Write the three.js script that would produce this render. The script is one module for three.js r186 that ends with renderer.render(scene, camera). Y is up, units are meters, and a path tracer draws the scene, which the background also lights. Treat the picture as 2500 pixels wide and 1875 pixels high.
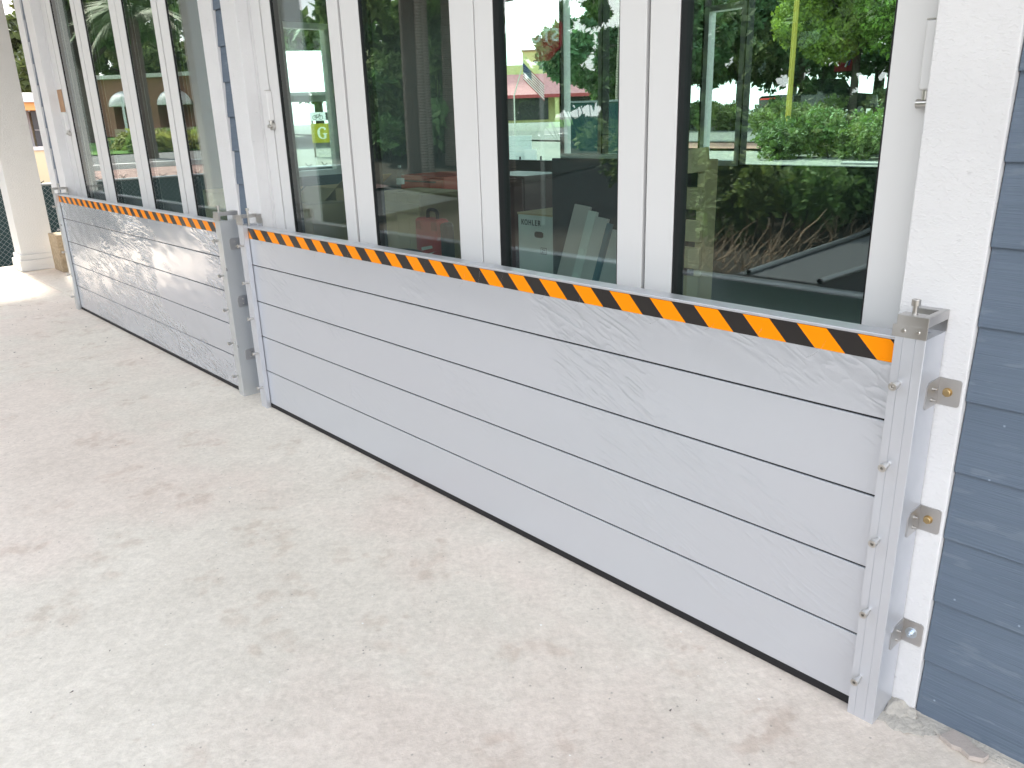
import * as THREE from 'three';
import { RoundedBoxGeometry } from 'three/addons/geometries/RoundedBoxGeometry.js';
import { mergeGeometries } from 'three/addons/utils/BufferGeometryUtils.js';

// ---------------------------------------------------------------- camera, sky, sun, exposure
const scene = new THREE.Scene();
const camera = new THREE.PerspectiveCamera(51.83, 4 / 3, 0.02, 1200);
camera.position.set(0.7062, 1.5201, 1.8191);
camera.rotation.set(-0.3204, 0.843, -0.0305, 'YXZ');
const renderer = new THREE.WebGLRenderer({ antialias: true });
renderer.toneMapping = THREE.LinearToneMapping;
renderer.toneMappingExposure = 2.66;
renderer.shadowMap.enabled = true;

function rng(seed) { let a = seed >>> 0; return () => { a = (a + 0x6D2B79F5) >>> 0; let t = a; t = Math.imul(t ^ (t >>> 15), t | 1); t ^= t + Math.imul(t ^ (t >>> 7), t | 61); return ((t ^ (t >>> 14)) >>> 0) / 4294967296; }; }
const lerp = (a, b, t) => a + (b - a) * t, clamp = (v, a = 0, b = 1) => Math.min(b, Math.max(a, v));
const smooth = (a, b, v) => { const t = clamp((v - a) / (b - a)); return t * t * (3 - 2 * t); };
function hash(x, y, s) { let h = Math.imul(x | 0, 374761393) + Math.imul(y | 0, 668265263) + Math.imul(s | 0, 1442695041); h = Math.imul(h ^ (h >>> 13), 1274126177); return ((h ^ (h >>> 16)) >>> 0) / 4294967296; }
function vnoise(x, y, px, py, s) { // tileable value noise, period px, py
  const xi = Math.floor(x), yi = Math.floor(y), fx = x - xi, fy = y - yi, u = fx * fx * (3 - 2 * fx), v = fy * fy * (3 - 2 * fy);
  const m = (a, p) => ((a % p) + p) % p, x0 = m(xi, px), x1 = m(xi + 1, px), y0 = m(yi, py), y1 = m(yi + 1, py);
  return lerp(lerp(hash(x0, y0, s), hash(x1, y0, s), u), lerp(hash(x0, y1, s), hash(x1, y1, s), u), v);
}
function fbm(u, v, fx, fy, oct, s, gain = 0.5) { let a = 1, t = 0, n = 0; for (let k = 0; k < oct; k++) { t += a * vnoise(u * fx, v * fy, fx, fy, s + k * 17); n += a; a *= gain; fx *= 2; fy *= 2; } return t / n; }

{ // sky: pale blue with soft high cloud, bright towards the horizon
  const W = 1024, H = 512, d = new Float32Array(W * H * 4);
  for (let j = 0; j < H; j++) for (let i = 0; i < W; i++) {
    const el = ((j + 0.5) / H - 0.5) * Math.PI, u = i / W, e = Math.max(0, Math.sin(el));
    const f = Math.pow(1 - e, 3);
    let r = lerp(0.66, 1.08, f), g = lerp(0.78, 1.06, f), b = lerp(1.0, 1.03, f);
    const c = smooth(0.4, 0.62, fbm(u, 0.5 + el / Math.PI * 1.7, 9, 8, 6, 5)) * smooth(-0.02, 0.12, el);
    const w = 1.5; r = lerp(r, w, c * 0.85); g = lerp(g, w * 0.975, c * 0.85); b = lerp(b, w * 0.94, c * 0.85);
    const k = (j * W + i) * 4; d[k] = r; d[k + 1] = g; d[k + 2] = b; d[k + 3] = 1;
  }
  const t = new THREE.DataTexture(d, W, H, THREE.RGBAFormat, THREE.FloatType);
  t.mapping = THREE.EquirectangularReflectionMapping; t.magFilter = THREE.LinearFilter; t.minFilter = THREE.LinearFilter; t.needsUpdate = true;
  scene.background = t; scene.environment = t;
}
const sun = new THREE.DirectionalLight(0xfff5e6, 5);
sun.position.set(-62, 80, -6).multiplyScalar(1); sun.target.position.set(-8, 0, 5);
sun.position.add(sun.target.position);
sun.castShadow = true; sun.shadow.radius = 13; sun.shadow.mapSize.set(4096, 4096);
Object.assign(sun.shadow.camera, { left: -60, right: 60, top: 60, bottom: -60, near: 1, far: 250 });
scene.add(sun, sun.target);

// ---------------------------------------------------------------- helpers
const used = {};
function numbered(n) { used[n] = (used[n] || 0) + 1; return used[n] === 1 ? n : `${n}_${String(used[n] - 1).padStart(3, '0')}`; }
function tag(o, label, category, group, kind) { Object.assign(o.userData, { label, category }); if (group) o.userData.group = group; if (kind) o.userData.kind = kind; return o; }
function thing(name, label, category, p = [0, 0, 0], turn = 0, group) { const o = new THREE.Group(); o.name = numbered(name); o.position.set(...p); o.rotation.y = turn; scene.add(o); return tag(o, label, category, group); }
function part(parent, name, geo, mat) { const m = new THREE.Mesh(Array.isArray(geo) ? merge(geo) : geo, mat); m.name = name; m.castShadow = m.receiveShadow = true; parent.add(m); return m; }
function solo(name, geo, mat, label, category, group, kind) { const m = part(scene, numbered(name), geo, mat); return tag(m, label, category, group, kind); }
function struct(name, geo, mat, label) { const m = part(scene, numbered(name), geo, mat); m.userData.kind = 'structure'; m.userData.label = label; return m; }
function merge(list) { return mergeGeometries(list.map(g => { g = g.index ? g.toNonIndexed() : g; for (const k of Object.keys(g.attributes)) if (!['position', 'normal', 'uv'].includes(k)) g.deleteAttribute(k); return g; })); }
function metreUV(g, ou = 0, ov = 0) { // planar uv in metres from the dominant normal
  if (g.index) g = g.toNonIndexed();
  const p = g.attributes.position, n = g.attributes.normal, uv = new Float32Array(p.count * 2);
  for (let i = 0; i < p.count; i += 3) {
    let nx = 0, ny = 0, nz = 0; for (let k = 0; k < 3; k++) { nx += Math.abs(n.getX(i + k)); ny += Math.abs(n.getY(i + k)); nz += Math.abs(n.getZ(i + k)); }
    for (let k = i; k < i + 3; k++) {
      const x = p.getX(k), y = p.getY(k), z = p.getZ(k);
      if (nz >= nx && nz >= ny) { uv[2 * k] = x; uv[2 * k + 1] = y; } else if (nx >= ny) { uv[2 * k] = z; uv[2 * k + 1] = y; } else { uv[2 * k] = x; uv[2 * k + 1] = -z; }
      uv[2 * k] += ou; uv[2 * k + 1] += ov;
    }
  }
  g.setAttribute('uv', new THREE.BufferAttribute(uv, 2)); return g;
}
function box(x0, x1, y0, y1, z0, z1, r = 0, seg = 2) {
  const w = x1 - x0, h = y1 - y0, d = z1 - z0;
  const g = r > 0 ? new RoundedBoxGeometry(w, h, d, seg, Math.min(r, w / 2.01, h / 2.01, d / 2.01)) : new THREE.BoxGeometry(w, h, d);
  g.translate((x0 + x1) / 2, (y0 + y1) / 2, (z0 + z1) / 2); return metreUV(g);
}
function cyl(r0, r1, h, n = 16, axis = 'y') { const g = new THREE.CylinderGeometry(r1, r0, h, n); g.translate(0, h / 2, 0); if (axis === 'z') g.rotateX(Math.PI / 2); if (axis === 'x') g.rotateZ(-Math.PI / 2); return g; }
const at = (g, x, y, z) => { g.translate(x, y, z); return g; };
function prism(pts, depth, bevel = 0) { const s = new THREE.Shape(pts.map(p => new THREE.Vector2(...p))); return new THREE.ExtrudeGeometry(s, { depth, bevelEnabled: bevel > 0, bevelSize: bevel, bevelThickness: bevel, bevelSegments: 2 }); }
function tube(points, r, n = 8, seg = 16) { return new THREE.TubeGeometry(new THREE.CatmullRomCurve3(points.map(p => new THREE.Vector3(...p))), seg, r, n); }
function taperTube(pts, radii, n = 9) { // rings along a path, tapering
  const P = pts.map(p => new THREE.Vector3(...p)), pos = [], idx = [], uv = [];
  for (let i = 0; i < P.length; i++) {
    const t = P[Math.min(i + 1, P.length - 1)].clone().sub(P[Math.max(i - 1, 0)]).normalize();
    const a = new THREE.Vector3(Math.abs(t.y) > 0.9 ? 1 : 0, Math.abs(t.y) > 0.9 ? 0 : 1, 0).cross(t).normalize(), b = t.clone().cross(a);
    for (let k = 0; k <= n; k++) { const f = k / n * Math.PI * 2, v = P[i].clone().addScaledVector(a, Math.cos(f) * radii[i]).addScaledVector(b, Math.sin(f) * radii[i]); pos.push(v.x, v.y, v.z); uv.push(k / n, i * 0.5); }
    if (i) for (let k = 0; k < n; k++) { const o = (i - 1) * (n + 1) + k, q = o + n + 1; idx.push(o, o + 1, q, q, o + 1, q + 1); }
  }
  const g = new THREE.BufferGeometry(); g.setAttribute('position', new THREE.Float32BufferAttribute(pos, 3)); g.setAttribute('uv', new THREE.Float32BufferAttribute(uv, 2)); g.setIndex(idx); g.computeVertexNormals(); return g;
}
function dataTex(w, h, fn, srgb, rx = 1, ry = 1) { // fn(u, v, x, y) -> [r, g, b] 0..1 or a number
  const d = new Uint8Array(w * h * 4);
  for (let j = 0; j < h; j++) for (let i = 0; i < w; i++) { const c = fn(i / w, j / h, i, j), k = (j * w + i) * 4, q = typeof c === 'number'; d[k] = clamp(q ? c : c[0]) * 255; d[k + 1] = clamp(q ? c : c[1]) * 255; d[k + 2] = clamp(q ? c : c[2]) * 255; d[k + 3] = 255; }
  const t = new THREE.DataTexture(d, w, h); t.wrapS = t.wrapT = THREE.RepeatWrapping; t.magFilter = THREE.LinearFilter; t.minFilter = THREE.LinearMipmapLinearFilter; t.generateMipmaps = true;
  if (srgb) t.colorSpace = THREE.SRGBColorSpace; t.repeat.set(rx, ry); t.needsUpdate = true; return t;
}
function floatTex(w, h, fn, rx, ry) { // smooth heights need more than 256 steps
  const d = new Float32Array(w * h * 4); for (let j = 0; j < h; j++) for (let i = 0; i < w; i++) { const k = (j * w + i) * 4; d[k] = d[k + 1] = d[k + 2] = fn(i / w, j / h); d[k + 3] = 1; }
  const t = new THREE.DataTexture(d, w, h, THREE.RGBAFormat, THREE.FloatType); t.wrapS = t.wrapT = THREE.RepeatWrapping; t.magFilter = t.minFilter = THREE.LinearFilter; t.repeat.set(rx, ry); t.needsUpdate = true; return t;
}
function canvasTex(w, h, draw, srgb = true) { const c = document.createElement('canvas'); c.width = w; c.height = h; draw(c.getContext('2d'), w, h); const t = new THREE.CanvasTexture(c); if (srgb) t.colorSpace = THREE.SRGBColorSpace; return t; }
const std = (r, g, b, roughness = 0.8, more = {}) => new THREE.MeshStandardMaterial({ color: new THREE.Color().setRGB(r, g, b), roughness, ...more });
const phys = (r, g, b, roughness, more = {}) => new THREE.MeshPhysicalMaterial({ color: new THREE.Color().setRGB(r, g, b), roughness, ...more });
const s8 = v => Math.pow(clamp(v), 1 / 2.2); // linear to texture value

// ---------------------------------------------------------------- textures and materials
const grainTex = dataTex(512, 512, (u, v) => fbm(u, v, 32, 32, 4, 3, 0.7), false, 1 / 0.35, 1 / 0.35);
const stuccoTex = dataTex(512, 512, (u, v) => 0.55 * fbm(u, v, 44, 60, 4, 8, 0.6) + 0.45 * smooth(0.5, 0.75, fbm(u, v, 26, 48, 3, 31)), false, 1 / 0.2, 1 / 0.2);
const woodTex = dataTex(1024, 256, (u, v) => { const w = fbm(u, v, 4, 6, 3, 12) * 0.06; return 0.55 * fbm(u, v + w, 3, 70, 3, 14, 0.6) + 0.45 * fbm(u, v + w, 14, 120, 2, 15); }, false, 1 / 1.1, 1 / 0.178);
const brushTex = dataTex(256, 256, (u, v) => 0.35 + 0.5 * fbm(u, v, 3, 90, 3, 40), false, 6, 6);
const smudgeTex = dataTex(512, 512, (u, v) => 0.3 + 0.5 * fbm(u, v, 7, 5, 5, 50), false, 2.2, 2.2);

const trimTex = dataTex(1024, 1024, (u, v, x, y) => {
  const n = fbm(u, v, 5, 6, 5, 61), fl = hash(x >> 1, y >> 1, 9) > 2 && fbm(u, v, 9, 9, 2, 5) > 0.5 ? 0.55 : 1; const b = 0.868 + 0.05 * (n - 0.5);
  const sc = smooth(0.84, 0.9, fbm(u, v, 40, 90, 3, 66)) * 0.06; return [(b - sc) * fl, (b - sc) * fl, (b + 0.004 - sc) * fl];
}, true, 1 / 1.3, 1 / 1.3);
const M = {
  trim: std(1, 1, 1, 0.75, { map: trimTex, bumpMap: stuccoTex, bumpScale: 0.0011 }),
  column: std(0.7, 0.71, 0.715, 0.85, { bumpMap: stuccoTex, bumpScale: 0.003 }),
  frame: std(0.71, 0.71, 0.71, 0.42, { roughnessMap: smudgeTex }),
  doorFrame: phys(0.72, 0.72, 0.72, 0.38, {}),
  rubber: std(0.008, 0.008, 0.01, 0.7),
  dark: std(0.02, 0.02, 0.022, 0.9),
  steel: std(0.55, 0.54, 0.535, 0.75, { metalness: 1, roughnessMap: smudgeTex }),
  bright: std(0.58, 0.565, 0.54, 0.3, { metalness: 1 }),
  brass: std(0.5, 0.37, 0.19, 0.4, { metalness: 1 }),
  zinc: std(0.6, 0.66, 0.72, 0.28, { metalness: 1 }),
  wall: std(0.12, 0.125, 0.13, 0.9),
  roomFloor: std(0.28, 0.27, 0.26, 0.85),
};
M.frame.roughness = 0.7;
// painted lap siding: slate blue, with dust specks and scuffed edges
const sidingTex = dataTex(1024, 512, (u, v, x, y) => {
  const g = fbm(u, v, 6, 90, 3, 71), p = fbm(u, v, 5, 6, 4, 72);
  let r = 0.372 + 0.035 * (g - 0.5) + 0.035 * (p - 0.5), gg = r + 0.054, b = r + 0.118;
  const sp = hash(x >> 1, y >> 1, 77) > 0.9997 ? 0.2 : 0, dust = smooth(0.66, 0.78, fbm(u, v, 30, 60, 4, 79)) * 0.035;
  return [r + sp + dust * 1.1, gg + sp + dust, b + sp + dust * 0.75];
}, true, 1 / 2.2, 1 / 1.1);
M.siding = std(1, 1, 1, 0.62, { map: sidingTex, bumpMap: woodTex, bumpScale: 0.0018 });
M.scuff = std(0.42, 0.37, 0.33, 0.95);

// concrete: pale slab, pinkish patches, drag marks, brown-grey stains
const stains = []; { const R = rng(91); for (let i = 0; i < 210; i++) { const c = [R(), R(), 0.0006 + 0.0045 * R() * R() * R(), R() * 6.28, 0.25 + 0.5 * R()]; stains.push(c); if (R() < 0.5) for (let k = 0; k < 5; k++) stains.push([c[0] + (R() - 0.5) * 0.035, c[1] + (R() - 0.5) * 0.06, 0.002 + 0.004 * R(), R() * 6.28, 0.35 + 0.5 * R()]); } }
const FW = 2048, FH = 1024, stainMap = new Float32Array(FW * FH);
for (const [su, sv, sr, an, am] of stains) {
  const R = sr * FW * 1.8, cx = su * FW, cy = sv * FH, ca = Math.cos(an), sa = Math.sin(an), el = 1.2 + 1.3 * hash(cx, cy, 4);
  for (let y = Math.floor(cy - R * 2); y < cy + R * 2; y++) for (let x = Math.floor(cx - R * 2); x < cx + R * 2; x++) {
    const dx = x - cx, dy = y - cy, a = (dx * ca + dy * sa) / el, b = dx * sa - dy * ca, q = Math.sqrt(a * a + b * b) / R * 1.5;
    const xi = ((x % FW) + FW) % FW, yi = ((y % FH) + FH) % FH, n = fbm(xi / FW, yi / FH, 220, 110, 3, 95);
    const k = am * smooth(0.3, 0.85, n + 0.3 * (1 - q)) * (q < 1.6 ? 1 : 0); if (k > 0) stainMap[yi * FW + xi] = Math.max(stainMap[yi * FW + xi], k * clamp(1.6 - q));
  }
}
const floorTex = dataTex(FW, FH, (u, v, x, y) => {
  const big = fbm(u, v, 5, 3, 5, 81), pinkA = smooth(0.38, 0.62, fbm(u + 0.03 * big, v, 4, 3, 6, 82, 0.6)), fine = fbm(u, v, 340, 170, 3, 84, 0.75), drag = fbm(u * 1 + v * 0, v, 40, 9, 4, 85), mot = fbm(u, v, 90, 45, 4, 86);
  const pit = hash(x >> 1, y >> 1, 87) > 0.9992 ? 0.82 : 1, s = stainMap[y * FW + x];
  let b = 0.855 + 0.05 * (big - 0.5) + 0.11 * (fine - 0.5) + 0.04 * (drag - 0.5) + 0.035 * (mot - 0.5);
  let r = b + 0.014, g = b - 0.016, bl = b - 0.066;
  r += 0.004 * pinkA; g -= 0.014 * pinkA; bl -= 0.012 * pinkA;
  const st = 1 - 0.04 * s; r *= lerp(1, 0.97, s) * st * pit; g *= lerp(1, 0.945, s) * st * pit; bl *= lerp(1, 0.93, s) * st * pit;
  return [r, g, bl];
}, true, 1 / 5.6, 1 / 2.8);
const roughConcrete = dataTex(1024, 1024, (u, v, x, y) => { const n = fbm(u, v, 70, 40, 5, 101, 0.72); return n - (hash(x >> 1, y >> 1, 4) > 0.997 ? 0.3 : 0); }, false, 1 / 0.75, 1 / 0.75);
M.floor = std(1, 1, 1, 0.88, { map: floorTex, bumpMap: roughConcrete, bumpScale: 0.0022 });

// aluminium planks under wrinkled protective film: one drawing spans a whole barrier
function filmMat(seed, dense, rough, metal) {
  const far = dense > 2, bump = floatTex(2048, 640, (u, v) => { // soft creases running down to the right, in drifts
    const x = u * 3.5, y = v * 1.05, a = far ? 0.14 : 0.42, p = x * Math.cos(a) - y * Math.sin(a) + 8, q = x * Math.sin(a) + y * Math.cos(a) + 8, N = (f, g, k) => vnoise(p * f, q * g, 4096, 4096, seed + k);
    const w = 0.25 * N(5, 9, 1), rg = (f, g, k) => { const n = 1 - Math.abs(2 * vnoise(p * f + w * 4, (q + w * 0.12) * g, 4096, 4096, seed + k) - 1); return n * n * n; };
    const m = smooth(0.42, 0.78, 0.6 * N(2.2, 4.2, 2) + 0.4 * N(6, 11, 3));
    return 0.3 + 0.16 * N(3, 8, 4) + 0.1 * N(9, 20, 5) + m * (0.2 * rg(9, 42, 6) + 0.14 * rg(17, 80, 7) + 0.07 * N(40, 150, 8));
  }, 1 / 3.5, 1 / 1.05);
  return std(0.62, 0.645, 0.695, rough, { metalness: metal, bumpMap: bump, bumpScale: dense > 2 ? 0.02 : 0.0055 });
}
M.filmNear = filmMat(7, 1, 0.3, 0.55);
M.filmFar = filmMat(23, 2.6, 0.26, 0.66);
M.alloy = std(0.61, 0.63, 0.675, 0.42, { metalness: 0.55, roughnessMap: smudgeTex, bumpMap: brushTex, bumpScale: 0.00015 });
M.alloy.roughness = 0.75;
M.alloyDull = std(0.57, 0.59, 0.6, 0.7, { metalness: 0.6, roughnessMap: smudgeTex });
M.tapeBlack = phys(0.014, 0.011, 0.011, 0.45, { clearcoat: 0.35, clearcoatRoughness: 0.1 });
M.tapeOrange = phys(0.98, 0.29, 0.0, 0.5, { clearcoat: 0.2, clearcoatRoughness: 0.1, specularIntensity: 0.25 });
M.outerGlass = phys(0.86, 0.975, 0.955, 0.0, { transmission: 1, thickness: 0, ior: 1.85 });
M.glass = phys(0.83, 0.93, 0.89, 0.0, { transmission: 1, thickness: 0, ior: 2.333 }); // coated, faintly green glass

// ---------------------------------------------------------------- porch floor
const FLOOR_L = -10.75, FLOOR_Z = 2.6;
{
  const f = new THREE.Group(); f.name = 'porch_floor'; f.userData = { kind: 'structure', label: 'pale concrete porch floor in front of the glass doors' }; scene.add(f);
  part(f, 'slab_base', box(FLOOR_L + 0.01, 3.4, -0.5, -0.012, -0.24, FLOOR_Z - 0.01), M.floor);
  const g = 0.0025;
  const slabs = [[-5.45, 3.42, -0.3, FLOOR_Z, 0], [-7.35, -5.45, -0.3, FLOOR_Z, 1], [FLOOR_L, -7.35, -0.1, FLOOR_Z, 2], [FLOOR_L, -7.35, -1.2, -0.1, 3]];
  for (const [x0, x1, z0, z1, k] of slabs) part(f, 'concrete_slab', metreUV(box(x0 + g, x1 - g, -0.012, 0, z0 + g, z1 - g, 0.0015, 1), k * 1.37 + 0.35, k * 0.83 + 0.2), M.floor);
  part(f, 'slab_edge', box(FLOOR_L - 0.02, FLOOR_L + 0.0, -0.5, -0.004, -1.2, FLOOR_Z), M.floor);
}

// ---------------------------------------------------------------- the shop front
const shop = thing('shop_building', 'white trimmed shop front with slate blue lap siding behind the flood barriers', 'building');
const HEAD = 2.9, TOP = 4.2, ZT = -0.085;
const trims = [[-7.5, -7.28], [-3.88, -3.707], [-3.594, -3.425], [-0.044, 0.1245]];
for (const [a, b] of trims) part(shop, 'door_trim', box(a, b, 0.001, HEAD, -0.158, ZT, 0.004), M.trim);
part(shop, 'corner_trim', [box(-7.81, -7.61, 0.001, TOP, -0.11, ZT, 0.004), box(-7.81, -7.785, 0.001, TOP, -0.3, -0.112, 0.004)], M.trim);
for (const [a, b] of [[-7.5, -3.707], [-3.594, 0.1245]]) part(shop, 'head_trim', box(a, b, HEAD + 0.001, HEAD + 0.2, -0.158, ZT + 0.003, 0.004), M.trim);
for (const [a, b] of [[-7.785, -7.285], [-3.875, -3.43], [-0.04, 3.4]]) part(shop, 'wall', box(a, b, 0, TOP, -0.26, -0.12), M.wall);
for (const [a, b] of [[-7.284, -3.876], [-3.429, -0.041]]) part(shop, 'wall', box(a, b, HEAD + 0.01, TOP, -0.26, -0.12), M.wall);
// lap siding: wedge boards, thick at the butt
function lapBoard(x0, x1, y0, h, k) {
  const g = prism([[0, 0.008], [0.0085, 0.006], [0.011, 0.0], [0.0145, 0.0], [0.0152, 0.002], [0.0025, h + 0.02], [0, h + 0.02]], x1 - x0); // x = outwards, y = up, extruded along the wall
  g.rotateY(Math.PI / 2); g.rotateY(0); g.scale(1, 1, -1); // outwards becomes z
  const p = g.attributes.position; const idx = g.index; g.computeBoundingBox(); const bb = g.boundingBox;
  g.translate(x0 - bb.min.x, y0, -0.109 - bb.min.z);
  let q = g.index ? g.toNonIndexed() : g; // mirrored: flip the winding
  const a = q.attributes.position.array; for (let i = 0; i < a.length; i += 9) for (let c = 0; c < 3; c++) { const t = a[i + 3 + c]; a[i + 3 + c] = a[i + 6 + c]; a[i + 6 + c] = t; }
  q.computeVertexNormals(); return metreUV(q, k * 0.37, k * 0.613);
}
const PITCH = 0.1773, Y0 = 0.1695 - PITCH;
for (const [a, b] of [[0.127, 3.4], [-3.7055, -3.5955], [-7.609, -7.5015]])
  for (let k = 0; k < 24; k++) { const y = Y0 + k * PITCH; if (y > TOP - 0.1) break; part(shop, 'siding_board', lapBoard(a, b, k ? y : 0.004, k ? PITCH : PITCH + y - 0.004, k + (a > 0 ? 0 : 5)), M.siding); }
// bifold doors
function bar(x0, x1, y0, y1, z0, z1, r = 0.002) { return box(x0, x1, y0, y1, z0, z1, r, 1); }
function doorSet(x0, x1, jambL, leaves, jambR) {
  part(shop, 'door_frame', [bar(x0, jambL, 0.002, HEAD, -0.26, -0.16), bar(jambR, x1, 0.002, HEAD, -0.26, -0.16), bar(jambL, jambR, HEAD - 0.09, HEAD, -0.26, -0.162), bar(jambL, jambR, 0.002, 0.03, -0.26, -0.13)], M.doorFrame);
  for (const x of [x0 + 0.004, x1 - 0.004]) part(shop, 'caulk_bead', tube([[x, 0.01, -0.158], [x, 1.4, -0.1585], [x, HEAD, -0.158]], 0.009, 8, 6), M.trim);
  part(shop, 'door_seal', [box(jambL + 0.001, jambR - 0.001, 0.031, HEAD - 0.091, -0.206, -0.203)].map(() => merge(seals(jambL, leaves, jambR))), M.rubber);
  for (const [a, ga, gb, b] of leaves) {
    const yb = 0.04, yt = HEAD - 0.1, gb0 = 0.17, gt0 = yt - 0.12, zf = -0.16, zr = -0.222;
    const zg = a > -1.7 ? -0.2 : a > -4 ? -0.183 : -0.181; const leaf = part(shop, 'folding_door', [bar(a, ga, yb, yt, zr, zf), bar(gb, b, yb, yt, zr, zf), bar(ga - 0.001, gb + 0.001, yb, gb0, zr, zf - 0.0005), bar(ga - 0.001, gb + 0.001, gt0, yt, zr, zf - 0.0005)], M.doorFrame);
    const t = 0.005; part(leaf, 'glazing_gasket', [box(ga - 0.0005, ga + t, gb0, gt0, zr + 0.004, zf - 0.004), box(gb - t, gb + 0.0005, gb0, gt0, zr + 0.004, zf - 0.004), box(ga + t, gb - t, gb0, gb0 + t, zr + 0.004, zf - 0.004), box(ga + t, gb - t, gt0 - t, gt0, zr + 0.004, zf - 0.004)], M.rubber);
    const p = new THREE.PlaneGeometry(gb - ga - 2 * t, gt0 - gb0 - 2 * t); p.translate((ga + gb) / 2, (gb0 + gt0) / 2, zg);
    part(leaf, 'glass_pane', p, M.glass); const po = p.clone(); po.translate(0, 0, 0.012); part(leaf, 'outer_glass_pane', po, M.outerGlass); leaf.userData.mid = (a + b) / 2; doors.push(leaf);
  }
}
function seals(jl, leaves, jr) { const e = [jl, ...leaves.flatMap(l => [l[0], l[3]]), jr], out = []; for (let i = 0; i < e.length; i += 2) out.push(box(e[i] + 0.0004, e[i + 1] - 0.0004, 0.032, HEAD - 0.092, -0.208, -0.176)); return out; }
const doors = [];
doorSet(-7.28, -3.88, -7.125, [[-7.108, -6.985, -6.444, -6.35], [-6.332, -6.175, -5.562, -5.436], [-5.424, -5.308, -4.769, -4.685], [-4.666, -4.538, -3.985, -3.91]], -3.9);
doorSet(-3.425, -0.044, -3.314, [[-3.301, -3.205, -2.669, -2.579], [-2.559, -2.417, -1.801, -1.665], [-1.658, -1.561, -0.982, -0.88], [-0.867, -0.763, -0.162, -0.062]], -0.056);
function handle(leaf, x, turned) {
  const h = part(leaf, 'door_handle', [box(x - 0.013, x + 0.013, 1.56, 1.705, -0.16, -0.128, 0.006)], M.doorFrame);
  part(h, 'handle_stem', at(cyl(0.0085, 0.0085, 0.022), x, 1.54, -0.143), M.bright); part(h, 'handle_cap', box(x - 0.0125, x + 0.0125, 1.7052, 1.7085, -0.158, -0.13, 0.001), M.bright);
  part(h, 'handle_knob', turned ? [at(cyl(0.0105, 0.0105, 0.034, 20, 'x'), x - 0.017, 1.532, -0.143)] : [at(cyl(0.019, 0.019, 0.02, 24, 'z'), x, 1.533, -0.16), at(cyl(0.009, 0.009, 0.016, 16, 'z'), x, 1.533, -0.14)], M.bright);
}
handle(doors[0], -7.1, false); handle(doors[4], -3.297, false); handle(doors[7], -0.068, true);
// room shell and porch roof
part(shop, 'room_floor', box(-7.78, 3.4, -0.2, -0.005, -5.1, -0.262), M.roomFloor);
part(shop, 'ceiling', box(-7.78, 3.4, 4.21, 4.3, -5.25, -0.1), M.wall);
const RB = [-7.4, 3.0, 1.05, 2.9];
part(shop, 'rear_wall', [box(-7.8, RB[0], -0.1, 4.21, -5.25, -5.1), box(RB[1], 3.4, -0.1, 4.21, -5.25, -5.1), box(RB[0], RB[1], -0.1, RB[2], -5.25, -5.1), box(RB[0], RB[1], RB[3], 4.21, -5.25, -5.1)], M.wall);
const clearM = phys(0.8, 0.95, 0.9, 0, { transmission: 1, thickness: 0, ior: 1.4 });
for (const [a, b, white] of [[-7.4, -6.06, 0], [-6.055, -5.44, 1], [-5.435, -4.14, 0], [-4.135, -3.685, 1], [-3.68, -2.15, 0], [-2.145, 0.4, 0], [0.405, 3.0, 0]]) {  // last two panes are out of view, added to let daylight into the room
  const [, , c, dd] = RB, d = white && a > -5 ? 2.5 : dd, e = white ? 0.05 : 0.014, w = part(shop, 'rear_window', [bar(a, a + e, c, d, -5.2, -5.09), bar(b - e, b, c, d, -5.2, -5.09), bar(a + e, b - e, c, c + e, -5.2, -5.09), bar(a + e, b - e, d - e, d, -5.2, -5.09)], white ? M.doorFrame : M.rubber);
  const p = new THREE.PlaneGeometry(b - a - 2 * e, d - c - 2 * e); p.translate((a + b) / 2, (c + d) / 2, -5.14); part(w, 'glass_pane', p, clearM);
}
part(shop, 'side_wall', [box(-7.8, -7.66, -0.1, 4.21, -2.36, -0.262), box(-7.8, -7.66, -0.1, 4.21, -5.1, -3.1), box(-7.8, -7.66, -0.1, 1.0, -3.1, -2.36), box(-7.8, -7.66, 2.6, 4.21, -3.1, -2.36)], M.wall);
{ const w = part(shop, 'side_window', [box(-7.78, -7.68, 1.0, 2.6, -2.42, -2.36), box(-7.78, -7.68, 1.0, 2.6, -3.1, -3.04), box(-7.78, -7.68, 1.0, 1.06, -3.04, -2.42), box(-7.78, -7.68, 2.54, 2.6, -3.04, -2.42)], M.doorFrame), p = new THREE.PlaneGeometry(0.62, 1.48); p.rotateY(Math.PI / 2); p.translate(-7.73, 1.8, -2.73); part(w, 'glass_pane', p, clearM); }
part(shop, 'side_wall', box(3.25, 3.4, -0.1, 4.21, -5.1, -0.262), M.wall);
part(shop, 'porch_ceiling', box(-11.5, 4, 4.21, 4.26, -0.1, 2.5), std(0.75, 0.75, 0.73, 0.8));
part(shop, 'porch_ceiling', box(-11.5, -7.85, 4.21, 4.26, -5.3, -0.101), std(0.75, 0.75, 0.73, 0.8));
part(shop, 'roof', [box(-7.9, 4.1, 4.31, 4.45, -7.6, -0.12), box(-11.6, 4.1, 4.3, 4.44, -0.118, 2.6), box(-11.6, -7.901, 4.3, 4.44, -5.4, -0.119)], std(0.45, 0.46, 0.47, 0.5, { metalness: 0.3 }));  // unseen roof: height and long rear and left eaves shaped to steer the light
part(shop, 'fascia', [box(-11.6, 4.1, 4.1, 4.299, 2.51, 2.6), box(-11.6, -11.51, 4.1, 4.299, -5.3, 2.509)], M.trim);
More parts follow.
